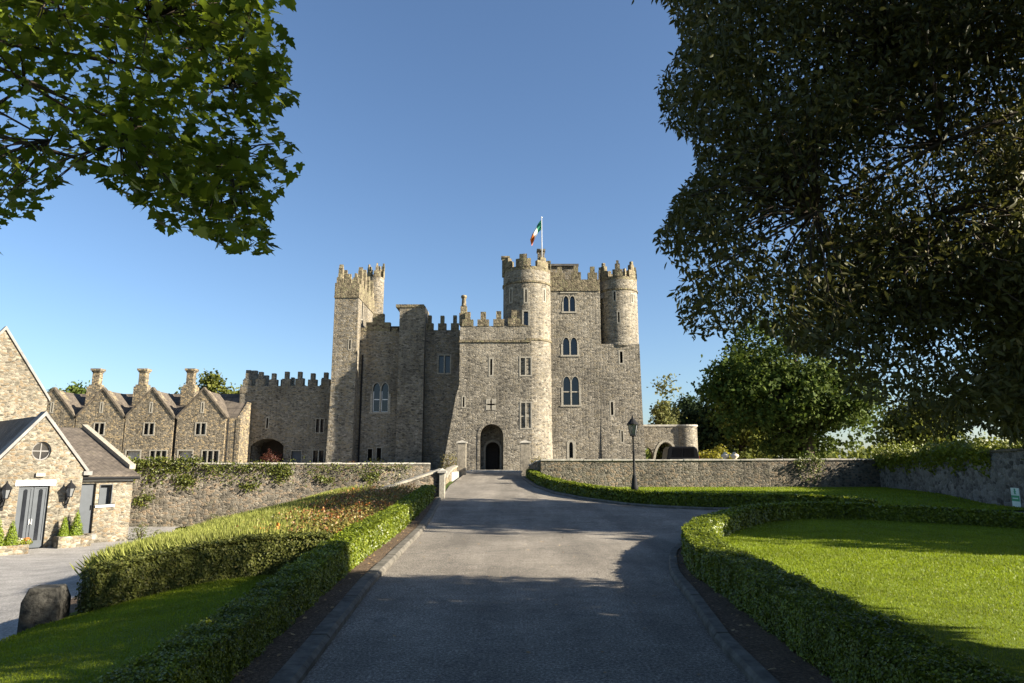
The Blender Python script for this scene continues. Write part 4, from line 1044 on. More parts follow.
# ------------------------------------------------------------------ garden walls
def wallthing(name, label, pts, th, ztop, zbot, mat, cop='coping', cop_h=.09, over=.06, cop_ok=True):
    """upright wall following plan points; ztop may vary per point"""
    pts = np.array(pts, float); n2 = normals2(pts) if len(pts) > 1 else None
    t = thing(name, label, 'wall', (pts[0][0], pts[0][1], float(zbot[0])))
    def run(mb, a, b, z0, z1):
        vs = []
        for i in range(len(pts)):
            p, q = pts[i] + n2[i]*a, pts[i] + n2[i]*b
            vs += [(p[0], p[1], z0[i]), (q[0], q[1], z0[i]), (q[0], q[1], z1[i]), (p[0], p[1], z1[i])]
        fs = [(3,2,1,0)] + [(i*4+k, i*4+(k+1) % 4, i*4+4+(k+1) % 4, i*4+4+k) for i in range(len(pts)-1) for k in range(4)] + [tuple((len(pts)-1)*4 + k for k in range(4))]
        return mb.add(vs, fs)
    ztop = np.array(ztop, float); zbot = np.array(zbot, float)
    obj('masonry', run(MB(), -th/2, th/2, zbot, ztop), M[mat], t)
    if cop_ok:
        cp = MB()
        d = np.concatenate([[0], np.cumsum(np.linalg.norm(np.diff(pts, axis=0), axis=1))]); k = max(1, int(d[-1]/.85)); rnd = random.Random(5)
        for i in range(k):                                              # separate coping stones with thin joints, slightly uneven
            s0, s1 = d[-1]*i/k + .006, d[-1]*(i+1)/k - .006; j = rnd.uniform(-.015, .02); o = rnd.uniform(-.015, .015)
            vs = []
            for s in (s0, s1):
                p = np.array([np.interp(s, d, pts[:, 0]), np.interp(s, d, pts[:, 1])]); q = int(np.clip(np.searchsorted(d, s)-1, 0, len(pts)-2)); dr = pts[q+1]-pts[q]; dr /= np.linalg.norm(dr); nn_ = np.array([-dr[1], dr[0]]); z = np.interp(s, d, ztop) + .002
                for a, h in ((-th/2-over+o, 0), (th/2+over+o, 0), (th/2+over+o, cop_h*.8+j), (0, cop_h+j), (-th/2-over+o, cop_h*.8+j)): vs.append((p[0]+nn_[0]*a, p[1]+nn_[1]*a, z+h))
            cp.add(vs, [(4,3,2,1,0), (5,6,7,8,9)] + [(q, (q+1) % 5, 5+(q+1) % 5, 5+q) for q in range(5)])
        obj('coping', cp, M[cop], t)
    return t
wallthing('retaining_wall', 'tall rubble retaining wall with pale coping below the castle at left', [(-23.5, 38.0), (-17, 39.2), (-11, 40.6), (-5.0, 42.2)], .55, [1.74]*4, [-1.9, -1.9, -1.2, -.2], 'garden_wall')
wallthing('garden_wall', 'rubble garden wall with pale coping behind the lamp post', [(1.75, 42.3), (8, 42.3), (15, 42.4), (22.6, 42.6)], .5, [1.95, 1.95, 1.97, 2.0], [-.2]*4, 'garden_wall')
wallthing('boundary_wall', 'tall grey boundary wall in shade at the right with ivy on top', [(22.75, 42.8), (21.6, 38), (20.0, 31), (18.3, 24.5), (17.2, 18), (16.6, 12)], .5, [2.1, 2.1, 2.15, 2.2, 2.25, 2.3], [-.2]*6, 'grey_wall', cop='mossy_coping')
rampz = [1.46, 1.06, .64, .20, -.25]
wallthing('ramp_wall', 'low wall with sloping coping stepping down left from the driveway', [(-3.0, 29.0), (-4.15, 28.4), (-5.4, 27.7), (-6.9, 26.9), (-8.6, 26.0)], .3, rampz, [-.2, -.3, -.5, -.9, -1.3], 'garden_wall', cop='dressed', cop_h=.10)
def gatepier(name, label, x, y, w, h, mat='dressed', z=None):
    z = float(zT(x, y)) if z is None else z
    t = thing(name, label, 'gate pier', (x, y, z), 'stone piers beside the driveway')
    obj('shaft', MB().box(x-w/2, x+w/2, y-w/2, y+w/2, z-.3, z+h), M[mat], t, bevel=.02)
    b = MB(); b.box(x-w/2-.06, x+w/2+.06, y-w/2-.06, y+w/2+.06, z+h+.002, z+h+.1)
    b.add([(x-w/2-.03, y-w/2-.03, z+h+.09), (x+w/2+.03, y-w/2-.03, z+h+.09), (x+w/2+.03, y+w/2+.03, z+h+.09), (x-w/2-.03, y+w/2+.03, z+h+.09), (x, y, z+h+.2)], [(0,1,4), (1,2,4), (2,3,4), (3,0,4), (3,2,1,0)])
    obj('cap', b, M['coping'], t); return t
gatepier('gate_pier', 'square stone gate pier left of the castle gateway', X(461.8, 460, 49), 49, .6, 2.2, 'pier')
gatepier('gate_pier', 'square stone gate pier right of the castle gateway', X(525.3, 460, 47.5), 47.5, .66, 2.2, 'pier')
gatepier('end_pier', 'short pale stone pier ending the sloping wall on the left', -2.88, 28.75, .24, 1.02, 'dressed')
wallthing('low_wall', 'low stone wall with pale coping running to the left gate pier', [(-4.0, 48.6), (-3.95, 45), (-3.85, 41), (-3.8, 38.5)], .3, [1.58, 1.46, 1.26, .98], [.2, .2, .1, 0], 'range', cop='dressed')
wallthing('low_wall', 'low stone wall beside the right gate pier', [(1.35, 46.9), (1.5, 44.6), (1.75, 42.6)], .4, [1.65, 1.7, 1.9], [.2, .2, -.1], 'garden_wall')

# stone block at the lower left
bq = Vector((-6.16, 9.5, float(zT(-6.6, 9.3))))
b = MB(); w, dp_, h = .46, .42, .80
vs = []
for s, z in ((1, -.15), (.97, h-.17), (.72, h)): vs += [(-w/2*s, -dp_/2*s, z), (w/2*s, -dp_/2*s, z), (w/2*s, dp_/2*s, z), (-w/2*s, dp_/2*s, z)]
rm = Matrix.Rotation(R(12), 3, 'Z'); vs = [tuple(rm @ Vector(p) + bq) for p in vs]
b.add(vs, [(3,2,1,0), (8,9,10,11)] + [(a+i, a+(i+1) % 4, a+4+(i+1) % 4, a+4+i) for a in (0, 4) for i in range(4)])
o = obj('stone_block', b, M['blockstone'], origin=bq, bevel=.015); tag(o, 'dark chamfered stone block beside the gravel at the lower left', 'stone block')

# ------------------------------------------------------------------ lamp post
def lantern(mb_f, mb_g, cx, cy, z, s):
    """six-sided tapering lantern: frame and glass, foot at z, about 0.75 s high"""
    prof = [(.11*s, z), (.20*s, z+.42*s)]
    mb_g.lathe([(.10*s, z+.015), (.19*s, z+.41*s)], cx, cy, 6)
    for k in range(6):
        t = 2*math.pi*k/6; c, q = math.cos(t), math.sin(t)
        mb_f.tube([(cx + .115*s*c, cy + .115*s*q, z), (cx + .21*s*c, cy + .21*s*q, z+.42*s)], .014*s, 5)
    mb_f.lathe([(.13*s, z-.03*s), (.13*s, z+.012*s)], cx, cy, 6); mb_f.lathe([(.235*s, z+.41*s), (.235*s, z+.45*s), (.11*s, z+.60*s), (.09*s, z+.64*s), (.05*s, z+.66*s), (.035*s, z+.74*s), (.005, z+.80*s)], cx, cy, 12)
lx, ly = X(634.5, 480, 36.8), 36.8; lz = float(zT(lx, ly)) + .02; ltop = Z(415, 36.8)
lp = thing('lamp_post', 'black cast iron lamp post standing on the far lawn', 'lamp post', (lx, ly, lz))
sH = 1.35; zl = ltop - .80*sH
obj('post', MB().lathe([(.20, lz-.05), (.20, lz+.22), (.16, lz+.26), (.14, lz+.62), (.10, lz+.70), (.12, lz+.76), (.065, lz+.84), (.055, lz+2.0), (.075, lz+2.04), (.05, lz+2.1), (.042, zl-.22), (.07, zl-.2), (.04, zl-.12), (.09, zl-.03)], lx, ly, 16), M['black_iron'], lp, smooth=True)
obj('crossbar', MB().tube([(lx-.3, ly, zl-.42), (lx+.3, ly, zl-.42)], .02, 6), M['black_iron'], lp)
f_, g_ = MB(), MB(); lantern(f_, g_, lx, ly, zl, sH); lo = obj('lantern', f_, M['black_iron'], lp); obj('glass', g_, M['lantern_glass'], lo)

# ------------------------------------------------------------------ cottage and barn
phi = R(50); CO = Vector((-19.4, 27.8, 0)); cu = Vector((math.cos(phi), math.sin(phi), 0)); cn = Vector((math.sin(phi), -math.cos(phi), 0))
cf = FR(CO, cu, cn)                                                       # (along front, inward, z)
cot = thing('cottage', 'small pale stone cottage with grey double door and round gable window', 'cottage', tuple(CO + cu*.4 + Vector((0, 0, -1.6))))
cz0, cze, cza = -1.9, 1.50, 3.66
wl0 = MB().prism([(.4-1.62, cz0), (.4+1.62, cz0), (.4+1.62, cze), (.4, cza), (.4-1.62, cze)], 0, 8, cf)
co_ = obj('wall', wl0, M['cottage'], cot); parts['cot'] = co_; cm = MB()
dz0, dz1 = -1.58, .88
cm.box(-.2, .86, -.4, .5, dz0, dz1, cf)
rc = (.42, Z(451, 28.0)); rr_ = .34
cm.prism([(rc[0] + rr_*math.cos(t), rc[1] + rr_*1.12*math.sin(t)) for t in np.linspace(0, 2*math.pi, 29)[:-1]], -.4, .35, cf)
cut(co_, cm)
ring_ = lambda k: [(rc[0] + rr_*k*math.cos(t), rc[1] + rr_*1.12*k*math.sin(t)) for t in np.linspace(0, 2*math.pi, 29)[:-1]]
w_ = obj('round_window', MB().ring(ring_(.86), ring_(1.0), .10, .2, cf), M['slab'], cot); obj('pane', MB().prism(ring_(.87), .16, .18, cf), M['glass'], w_)
b = MB(); b.box(rc[0]-.02, rc[0]+.02, .13, .16, rc[1]-rr_, rc[1]+rr_, cf); b.box(rc[0]-rr_*.9, rc[0]+rr_*.9, .135, .16, rc[1]-.02, rc[1]+.02, cf); obj('glazing_bar', b, M['slab'], w_)
obj('lintel', MB().box(-.34, 1.05, -.03, .2, dz1, dz1+.22, cf), M['white'], cot)
obj('wall_light', MB().box(.3, .62, -.12, -.001, dz1+.36, dz1+.5, cf), M['coping'], cot)
for a0, a1, hs in ((-.195, .328, 1), (.332, .855, -1)):
    d_ = MB(); d_.box(a0, a1, .12, .18, dz0+.01, dz1-.01, cf)
    for q in (a0+.02, a1-.08): d_.box(q, q+.06, .095, .121, dz0+.02, dz1-.02, cf)
    d_.box(a0+.081, a1-.081, .097, .121, dz1-.12, dz1-.02, cf); d_.box(a0+.081, a1-.081, .097, .121, dz0+.03, dz0+.3, cf)
    do = obj('door', d_, M['door_grey'], cot)
    c_ = (a0+a1)/2; pl = arch_poly(.13, 2.0, 'round', c_, dz0+.32); obj('glass_slot', MB().prism(pl, .10, .122, cf), M['glass'], do)
    hq = .29 if hs > 0 else .37; obj('handle', MB().box(hq-.012, hq+.012, .05, .12, dz0+.95, dz0+1.15, cf), M['white'], do)
# copings on the gable slopes
cp = MB()
for s in (-1, 1):
    e = (.4 + s*1.82, cze-.18); a = (.4, cza+.03)
    cp.prism([(a[0], a[1]), (e[0], e[1]), (e[0]+.0, e[1]+.17), (a[0], a[1]+.19)], -.07, .62, cf)
cp.box(.4+1.62, .4+1.95, -.08, .3, cze-.22, cze-.06, cf)
obj('coping', cp, M['slab'], cot)
rf = MB()
for s in (-1, 1): rf.add([cf(.4, .6, cza+.06), cf(.4+s*1.8, .6, cze-.12), cf(.4+s*1.8, 8.2, cze-.12), cf(.4, 8.2, cza+.06), cf(.4, .6, cza-.02), cf(.4+s*1.8, .6, cze-.2), cf(.4+s*1.8, 8.2, cze-.2), cf(.4, 8.2, cza-.02)], [(0,1,2,3), (7,6,5,4), (0,4,5,1), (1,5,6,2), (2,6,7,3), (3,7,4,0)])
obj('roof', rf, M['slate_grey'], cot)
# side wing of the cottage
wz = 1.22; w0, w1, wd = 2.03, 4.2, 7.4
sw = MB(); sw.add([cf(w0, .4, cz0), cf(w1, .4, cz0), cf(w1, wd, cz0), cf(w0, wd, cz0), cf(w0, .4, wz), cf(w1, .4, wz), cf(w1, wd, 3.45), cf(w0, wd, 3.45)], [(0,1,2,3), (4,5,6,7), (0,1,5,4), (1,2,6,5), (2,3,7,6), (3,0,4,7)])
so = obj('wing_wall', sw, M['cottage'], cot); parts['cw'] = so; cm = MB()
cm.box(2.12, 2.72, .0, .75, -1.18, .92, cf)
wfr = FR(CO + cu*3.12 - cn*.4, cu, cn); frz = lambda a, d, z: cf(3.12 + a, .4 + d, .02 + z)
window(cm, 'cw', frz, .46, .82, 'rect', frame='door_grey', pane='door_grey', surround=.03)
cut(so, cm); flush(parts)
b = MB(); b.box(-.38, .38, -.08, .1, -.12, -.03, frz); obj('window_sill', b, M['white'], cot)
sd = obj('side_door', MB().box(2.13, 2.71, .55, .6, -1.17, .91, cf), M['door_grey'], cot); obj('handle', MB().box(2.62, 2.65, .5, .55, -.2, 0, cf), M['black_iron'], sd)
obj('doorstep', MB().box(2.05, 2.8, .1, .56, -1.4, -1.19, cf), M['slab'], cot)
b = MB(); b.box(w0+.02, w1-.02, .36, .40-.001, 1.0, 1.14, cf); obj('lintel', b, M['white'], cot)
rf = MB(); sl = (3.45-wz)/(wd-.4)
def rz(d): return wz + (d-.4)*sl
rf.add([cf(w0-.1, .15, rz(.15)+.04), cf(w1+.12, .15, rz(.15)+.04), cf(w1+.12, wd, rz(wd)+.04), cf(w0-.1, wd, rz(wd)+.04), cf(w0-.1, .15, rz(.15)+.14), cf(w1+.12, .15, rz(.15)+.14), cf(w1+.12, wd, rz(wd)+.14), cf(w0-.1, wd, rz(wd)+.14)], [(0,1,2,3), (4,5,6,7), (0,1,5,4), (1,2,6,5), (2,3,7,6), (3,0,4,7)])
obj('wing_roof', rf, M['slate'], cot)
vg = MB(); q0, q1 = w1-.02, w1+.24
vg.add([cf(q0, .9, rz(.9)+.143), cf(q1, .9, rz(.9)+.143), cf(q1, wd, rz(wd)+.143), cf(q0, wd, rz(wd)+.143), cf(q0, .9, rz(.9)+.33), cf(q1, .9, rz(.9)+.33), cf(q1, wd, rz(wd)+.33), cf(q0, wd, rz(wd)+.33)], [(0,1,2,3), (4,5,6,7), (0,1,5,4), (1,2,6,5), (2,3,7,6), (3,0,4,7)])
obj('verge_coping', vg, M['dressed'], cot)
gt = MB(); a_, b_ = cf(w0-.05, .1, rz(.15)), cf(w1+.15, .1, rz(.15)); gt.tube([a_, b_], .06, 8); obj('gutter', gt, M['black_iron'], cot)
# wall lanterns
for k, (a, lab) in enumerate(((-.70, 'black wall lantern left of the cottage double door'), (1.50, 'black wall lantern right of the cottage double door'))):
    q = cf(a, -.34, .42); t = thing('wall_lantern', lab, 'lantern', cf(a, 0, .2), 'lanterns on the cottage front')
    f_, g_ = MB(), MB(); lantern(f_, g_, q[0], q[1], q[2], .85)
    f_.tube([cf(a, 0, .1), cf(a, -.2, .14), q], .022, 6); f_.tube([cf(a, 0, .38), cf(a, -.2, .2), cf(a, -.34, .36)], .016, 6)
    obj('bracket', MB().box(a-.05, a+.05, -.03, 0.02, -.05, .55, cf), M['black_iron'], t)
    lo = obj('lantern', f_, M['black_iron'], t); obj('glass', g_, M['lantern_glass'], lo)
# planters and conifers
def cone(name, label, c, r, h):
    t = thing(name, label, 'shrub', c, 'clipped cone shrubs by the cottage'); n = 1500
    hh = 1 - np.sqrt(rng.uniform(0, 1, n)); th = rng.uniform(0, 2*math.pi, n)
    rr2 = r*(1-hh)**.8*rng.uniform(.8, 1.06, n); p = np.column_stack([c[0] + rr2*np.cos(th), c[1] + rr2*np.sin(th), c[2] + .03 + hh*h])
    leafmesh('foliage', p, np.column_stack([np.cos(th), np.sin(th), np.full(n, .4)]) + unit(n)*.6, rng.uniform(.04, .08, n), *OVAL, M['cone_leaf'], t)
    obj('core', MB().lathe([(r*.2, c[2]-.02), (r*.82, c[2]+.05), (r*.5, c[2]+h*.45), (.01, c[2]+h*.9)], c[0], c[1], 14), M['hedge_core'], t, smooth=True)
def planter(label, a0, a1, d0, d1, z0, h):
    t = thing('planter', label, 'planter', cf((a0+a1)/2, (d0+d1)/2, z0), 'stone planters by the cottage')
    b = MB(); w = .09
    b.box(a0, a1, d0, d0+w, z0-.2, z0+h, cf); b.box(a0, a1, d1-w, d1, z0-.2, z0+h, cf); b.box(a0, a0+w, d0+w, d1-w, z0-.2, z0+h, cf); b.box(a1-w, a1, d0+w, d1-w, z0-.2, z0+h, cf)
    obj('trough', b, M['cottage'], t); obj('soil', MB().box(a0+w, a1-w, d0+w, d1-w, z0-.15, z0+h-.07, cf), M['soil'], t)
planter('stone planter holding cone shrubs between the two cottage doors', 1.15, 2.35, -.75, -.1, -1.55, .42)
cone('cone_shrub', 'taller bright cone shrub in the planter between the cottage doors', cf(1.85, -.42, -1.2), .28, 1.05)
cone('cone_shrub', 'smaller shaded cone shrub beside the taller one in the planter', cf(1.42, -.38, -1.2), .2, .85)
pq = [cf(-1.0, -1.2, -1.55), cf(-.65, -1.5, -1.6)]
planter('stone planter with flowers left of the cottage double door', -1.5, -.1, -1.7, -.95, -1.6, .36)
cone('cone_shrub', 'left cone shrub of the flower planter at the picture edge', cf(-1.05, -1.32, -1.3), .3, 1.1)
cone('cone_shrub', 'cone shrub next to the blossoms in the flower planter', cf(-.62, -1.4, -1.3), .26, .95)
for lab, a, mat_, cnt in (('white blossoms in the left cottage planter', -.35, 'pale_blossom', 60), ('orange blossoms in the left cottage planter', -.12, 'blossom', 60), ):
    c = np.array(cf(a, -1.4, -1.12)); t = thing('flower_clump', lab, 'flowers', tuple(c - np.array([0, 0, .15])), 'flowers in the planter')
    d = unit(cnt); leafmesh('blossom', c + d*np.array([.14, .14, .1]), d, rng.uniform(.05, .09, cnt), *ROUND, M[mat_], t)
    d = unit(150); leafmesh('leaves', c - np.array([0, 0, .06]) + d*np.array([.2, .2, .12]), d, rng.uniform(.05, .09, 150), *ROUND, M['lime'], t)
# barn behind
BO = CO - cn*7.0; bf = FR(BO, cu, cn)
barn = thing('stone_barn', 'tall stone gable end behind the cottage at the left edge', 'barn', tuple(BO + Vector((0, 0, -1.6))))
ba, bz, be = .28, 8.15, 5.2
obj('wall', MB().prism([(ba-2.1, -2), (ba+2.1, -2), (ba+2.1, be-.25), (ba, bz), (ba-2.1, be-.25)], 0, 7, bf), M['cottage'], barn)
cp = MB()
for s in (-1, 1): cp.prism([(ba, bz+.01), (ba+s*2.2, be-.38), (ba+s*2.2, be-.2), (ba, bz+.2)], -.08, .3, bf)
obj('coping', cp, M['slab'], barn)
rf = MB()
for s in (-1, 1): rf.add([bf(ba, .32, bz+.08), bf(ba+s*2.2, .32, be-.3), bf(ba+s*2.2, 7.1, be-.3), bf(ba, 7.1, bz+.08), bf(ba, .32, bz), bf(ba+s*2.2, .32, be-.4), bf(ba+s*2.2, 7.1, be-.4), bf(ba, 7.1, bz)], [(0,1,2,3), (7,6,5,4), (0,4,5,1), (1,5,6,2), (2,6,7,3), (3,7,4,0)])
obj('roof', rf, M['slate'], barn)

# ------------------------------------------------------------------ sign on the boundary wall
wd_ = (Vector((20.0, 31, 0)) - Vector((18.3, 24.5, 0))).normalized(); sn = Vector((-wd_.y, wd_.x, 0)); 
so_ = Vector((18.3, 24.5, 0)) + wd_*.8 + sn*.27
sf = FR((so_.x, so_.y, Z(507, so_.y)), tuple(-wd_), tuple(sn)); hS = Z(488, so_.y) - Z(507, so_.y)
sg = thing('wall_sign', 'small green and white sign fixed to the shaded boundary wall', 'sign', (so_.x, so_.y, Z(507, so_.y)))
green = plain('sign_green', (.03, .30, .14), .5, .4, .05); pale = plain('sign_white', (.62, .72, .66), .5, .4, .05)
obj('plate', MB().box(-.33, .33, 0, .02, 0, hS, sf), pale, sg)
b = MB(); b.box(-.31, .31, -.006, 0, hS*.30, hS*.60, sf); obj('green_band', b, green, sg)
b = MB()
b.lathe([(.05, 0), (.05, .01)], 0, 0, 14); b.v = [sf(p[0], -p[2], hS*.90 + p[1]) for p in b.v]
b.prism([(-.09, hS*.66), (-.04, hS*.66), (0, hS*.72), (.05, hS*.66), (.1, hS*.66), (.04, hS*.77), (.11, hS*.80), (.10, hS*.83), (.0, hS*.84), (-.11, hS*.80), (-.09, hS*.77), (-.03, hS*.79)], -.006, 0, sf)
obj('symbol', b, green, sg)
b = MB(); b.box(-.22, .22, -.009, -.0061, hS*.42, hS*.48, sf); obj('white_bar', b, pale, sg)

# ------------------------------------------------------------------ trees
# evergreen at the right, close to the camera: the crown hangs over the lawn
def in_poly(px, py, poly):
    px = np.asarray(px); py = np.asarray(py); c = np.zeros(px.shape, bool); n = len(poly)
    for i in range(n):
        (x1, y1), (x2, y2) = poly[i], poly[(i+1) % n]
        k = ((y1 > py) != (y2 > py)) & (px < (x2-x1)*(py-y1)/((y2-y1) + 1e-9) + x1); c ^= k
    return c
EV = [(676, -400), (676, 0), (692, 38), (664, 78), (672, 118), (702, 138), (706, 168), (688, 186), (678, 210), (664, 232), (674, 256), (694, 272), (682, 290), (690, 318), (700, 338), (735, 328), (765, 318), (800, 345), (838, 352), (862, 388), (892, 408), (930, 428), (960, 432), (985, 420), (1005, 428), (1040, 440), (1700, 440), (1700, -400)]
t = thing('evergreen_oak', 'large dark evergreen tree overhanging the lawn from the right edge', 'tree', (9.4, 4.6, .1))
# the ground its shade must leave sunny (photo measure, on the ground)
LIT = [(-30, 622), (60, 600), (150, 576), (340, 576), (600, 577), (690, 600), (800, 597), (1024, 680), (1300, 800), (1700, 700), (1024, 566), (740, 545), (690, 528), (400, 528), (300, 500), (60, 520), (-30, 560)]
def shade_ok(p):
    z = np.maximum(p[:, 2], 0); k = z/math.tan(SUN_EL)
    q = np.column_stack([p[:, 0] - k*math.sin(SUN_AZ), p[:, 1] + k*math.cos(SUN_AZ), np.zeros(len(p))])
    a, b, d_ = proj(q); return ~(in_poly(a, b, LIT) & (d_ > 1))
LIT2 = [(-60, 640), (0, 648), (70, 612), (130, 598), (270, 585), (230, 612), (110, 700), (-60, 720)]
def lawn_shade(p):
    z = np.maximum(p[:, 2], 0); k = z/math.tan(SUN_EL)
    q = np.column_stack([p[:, 0] - k*math.sin(SUN_AZ), p[:, 1] + k*math.cos(SUN_AZ), np.full(len(p), -.2)])
    a, b, d_ = proj(q); return in_poly(a, b, LIT2) & (d_ > 1)
def in_view(n, poly, x0, x1, y0, y1, d0, d1):
    """points of the crown that the photo shows, at honest distances d0..d1"""
    px = rng.uniform(x0, x1, n); py = rng.uniform(y0, y1, n); k = in_poly(px, py, poly); px, py = px[k], py[k]
    Y = rng.uniform(d0, d1, len(px)); a = (px-512)/683; b = (341.5-py)/683; yy = CT - b*ST
    return np.column_stack([a/yy*Y, Y, CAM_Z + (ST + b*CT)/yy*Y]), px, py
c1, px, py = in_view(9000, EV, 640, 1070, -70, 450, 4.3, 8.4)
ok = shade_ok(c1) & (c1[:, 2] > 1.75) & (c1[:, 2] < 12)
sp = (px > 835) & (px < 985) & (py > 300); ok &= ~sp | (rng.uniform(0, 1, len(px)) < .42)
hole = .5 + .5*np.sin(px*.021 + 1.3)*np.sin(py*.027 + .4) + .35*np.sin(px*.05)*np.sin(py*.043); ok &= rng.uniform(0, 1, len(px)) < np.where(px < 745, .8, np.where(px > 990, 1.0, np.clip(.40 + hole*.65, .40, 1)))
ok &= ~(lawn_shade(c1) & (rng.uniform(0, 1, len(px)) < .3))
vis_c = c1[ok]; print('evergreen visible', ok.sum(), len(c1)); vis_c = vis_c[:1500]
n = 14000
cc = np.column_stack([rng.uniform(1.0, 15.5, n), rng.uniform(-5.5, 8.6, n), rng.uniform(1.7, 13, n)])
e = ((cc[:, 0]-8.8)/6.9)**2 + ((cc[:, 1]-2.4)/6.4)**2 + ((cc[:, 2]-6.5)/6.2)**2
px, py, dpt = proj(cc); vis = (dpt > .5) & (px < 1060) & (px > -100) & (py > -60)
ok = (e < 1) & ~vis & shade_ok(cc) & ~(lawn_shade(cc) & (rng.uniform(0, 1, n) < .97)) & (np.hypot(cc[:, 0], cc[:, 1]) > 4.4) & (cc[:, 2] < 8.2)
off = cc[ok]; print('evergreen unseen', len(off)); off = off[:2300]
per = 85
tw = unit(len(vis_c)); tw[:, 2] = -np.abs(tw[:, 2])*.5; tw /= np.linalg.norm(tw, axis=1, keepdims=True)
s = rng.uniform(-.28, .30, (len(vis_c), per, 1)); p = vis_c[:, None, :] + tw[:, None, :]*s + rng.normal(0, .10, (len(vis_c), per, 3))
p = p.reshape(-1, 3); N = len(p)
ax = np.repeat(tw, per, 0)*.6 + unit(N)*.8 + np.array([0, 0, -.35])
qx, qy, qd = proj(p); dl = in_poly(qx, qy, EV) | in_poly(qx + 9, qy - 4, EV) | (qx > 1024) | (qy < 0); p = p[dl]; ax = ax[dl]; N = len(p)
nr = unit(N) + np.array([0, 0, .5])
LEAF5 = ([(0, 0, 0), (.17, .3, .05), (.15, .65, .05), (0, 1, -.05), (-.15, .65, .05), (-.17, .3, .05)], [(0, 1, 2, 3), (0, 3, 4, 5)])
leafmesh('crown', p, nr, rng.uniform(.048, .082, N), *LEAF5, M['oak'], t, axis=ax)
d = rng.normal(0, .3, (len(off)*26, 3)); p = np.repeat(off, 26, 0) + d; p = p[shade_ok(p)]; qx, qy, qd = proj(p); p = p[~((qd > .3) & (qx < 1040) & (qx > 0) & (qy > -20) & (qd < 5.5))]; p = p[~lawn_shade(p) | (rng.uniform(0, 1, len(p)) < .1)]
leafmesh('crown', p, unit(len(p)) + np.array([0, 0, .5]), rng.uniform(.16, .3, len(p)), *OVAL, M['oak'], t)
mb = MB(); base = Vector((9.4, 4.6, 0))
mb.tube([base - Vector((0, 0, .2)), base + Vector((0, 0, .4)), base + Vector((-.1, .1, 2.2)), base + Vector((0, 0, 5)), base + Vector((.2, 0, 9))], [.55, .42, .36, .28, .1], 12)
ends = []
for i in rng.choice(len(vis_c), 30, replace=False):
    q = Vector(vis_c[i]); s_ = base + Vector((0, 0, random.uniform(1.8, 6.5))); m_ = s_.lerp(q, .4) + Vector((0, 0, .5)); m2 = s_.lerp(q, .75) + Vector((random.uniform(-.2, .2), random.uniform(-.2, .2), .3))
    mb.tube([s_, m_, m2, q], [.055, .032, .016, .005], 6); ends += [m_.lerp(m2, .5), m2, m2.lerp(q, .5)]
for i in rng.choice(len(off), 16, replace=False):
    q = Vector(off[i]); s_ = base + Vector((0, 0, random.uniform(1.8, 6.5))); mb.tube([s_, s_.lerp(q, .5) + Vector((0, 0, .3)), q], [.1, .05, .01], 6)
en = np.array(ends)
for i in range(len(vis_c)):
    j = int(np.argmin(np.linalg.norm(en - vis_c[i], axis=1))); a = Vector(en[j]); b_ = Vector(vis_c[i])
    if (a-b_).length < 1.0: mb.tube([a, a.lerp(b_, .5) + Vector((0, 0, .08)), b_, b_ + Vector(tw[i])*.3], [.009, .007, .005, .002], 4)
obj('trunk', mb, M['bark'], t, smooth=True)

# maple at the upper left, close to the camera
MP = [(-300, -300), (268, -300), (270, 0), (284, 28), (284, 60), (296, 86), (288, 100), (255, 106), (272, 118), (296, 150), (290, 170), (270, 190), (262, 208), (276, 232), (250, 252), (222, 246), (190, 226), (160, 228), (140, 205), (112, 192), (84, 172), (60, 170), (40, 196), (16, 214), (-20, 222), (-300, 240)]
t = thing('maple_tree', 'maple branches with broad lobed leaves hanging in at the upper left', 'tree', (-7.4, 3.2, -.6))
c1, px, py = in_view(3000, MP, -70, 300, -70, 255, 3.5, 5.4)
low = (px < 130) & (py > 120); hole = .5 + .5*np.sin(px*.05 + 2)*np.sin(py*.06 + 1)
gap = ((px < 115) & (py > 55) & (py < 112)) | ((px > 235) & (py > 98) & (py < 116)) | (np.hypot(px-165, (py-78)*1.2) < 14) | (np.hypot(px-205, py-128) < 13)
ok = (~low | (rng.uniform(0, 1, len(px)) < .5)) & (rng.uniform(0, 1, len(px)) < (.18 + .85*hole)*np.where(gap, .12, 1))
vc = c1[ok][:420]; print('maple', len(vc))
n = 4000
cc = np.column_stack([rng.uniform(-11.5, -3.0, n), rng.uniform(.2, 6.2, n), rng.uniform(2.6, 8.5, n)])
px, py, dpt = proj(cc); vis = (dpt > .6) & (px > -60) & (py > -60) & (px < 400)
e = ((cc[:, 0]+7.2)/4.4)**2 + ((cc[:, 1]-3.2)/3.0)**2 + ((cc[:, 2]-5.4)/2.9)**2
oc = cc[(e < 1) & ~vis][:320]
allc = np.concatenate([vc, oc]); per = 15
p = np.repeat(allc, per, 0) + rng.normal(0, .13, (len(allc)*per, 3)); N = len(p)
qx, qy, qd = proj(p); dl = (in_poly(qx, qy, MP) | in_poly(qx - 9, qy - 4, MP) & in_poly(qx - 5, qy - 12, MP) | (qx < 0) | (qy < 0)) & (qd > 2.9); p = p[dl]; N = len(p)
az = rng.uniform(0, 2*math.pi, N); ax = np.column_stack([np.cos(az), np.sin(az), rng.uniform(-.9, .1, N)])
nr = np.array([0, 0, 1.0]) + unit(N)*.8
leafmesh('crown', p, nr, rng.uniform(.05, .095, N), *MAPLE, M['maple'], t, axis=ax)
mb = MB(); base = Vector((-7.4, 3.2, -.6))
mb.tube([base - Vector((0, 0, .2)), base + Vector((0, 0, .5)), base + Vector((.1, .1, 3)), base + Vector((0, .2, 6)), base + Vector((0, .2, 8.4))], [.5, .34, .28, .2, .06], 12)
bases = [base + Vector((.1, .1, z)) for z in (4.9, 5.4, 5.9, 6.3)]; ends = []
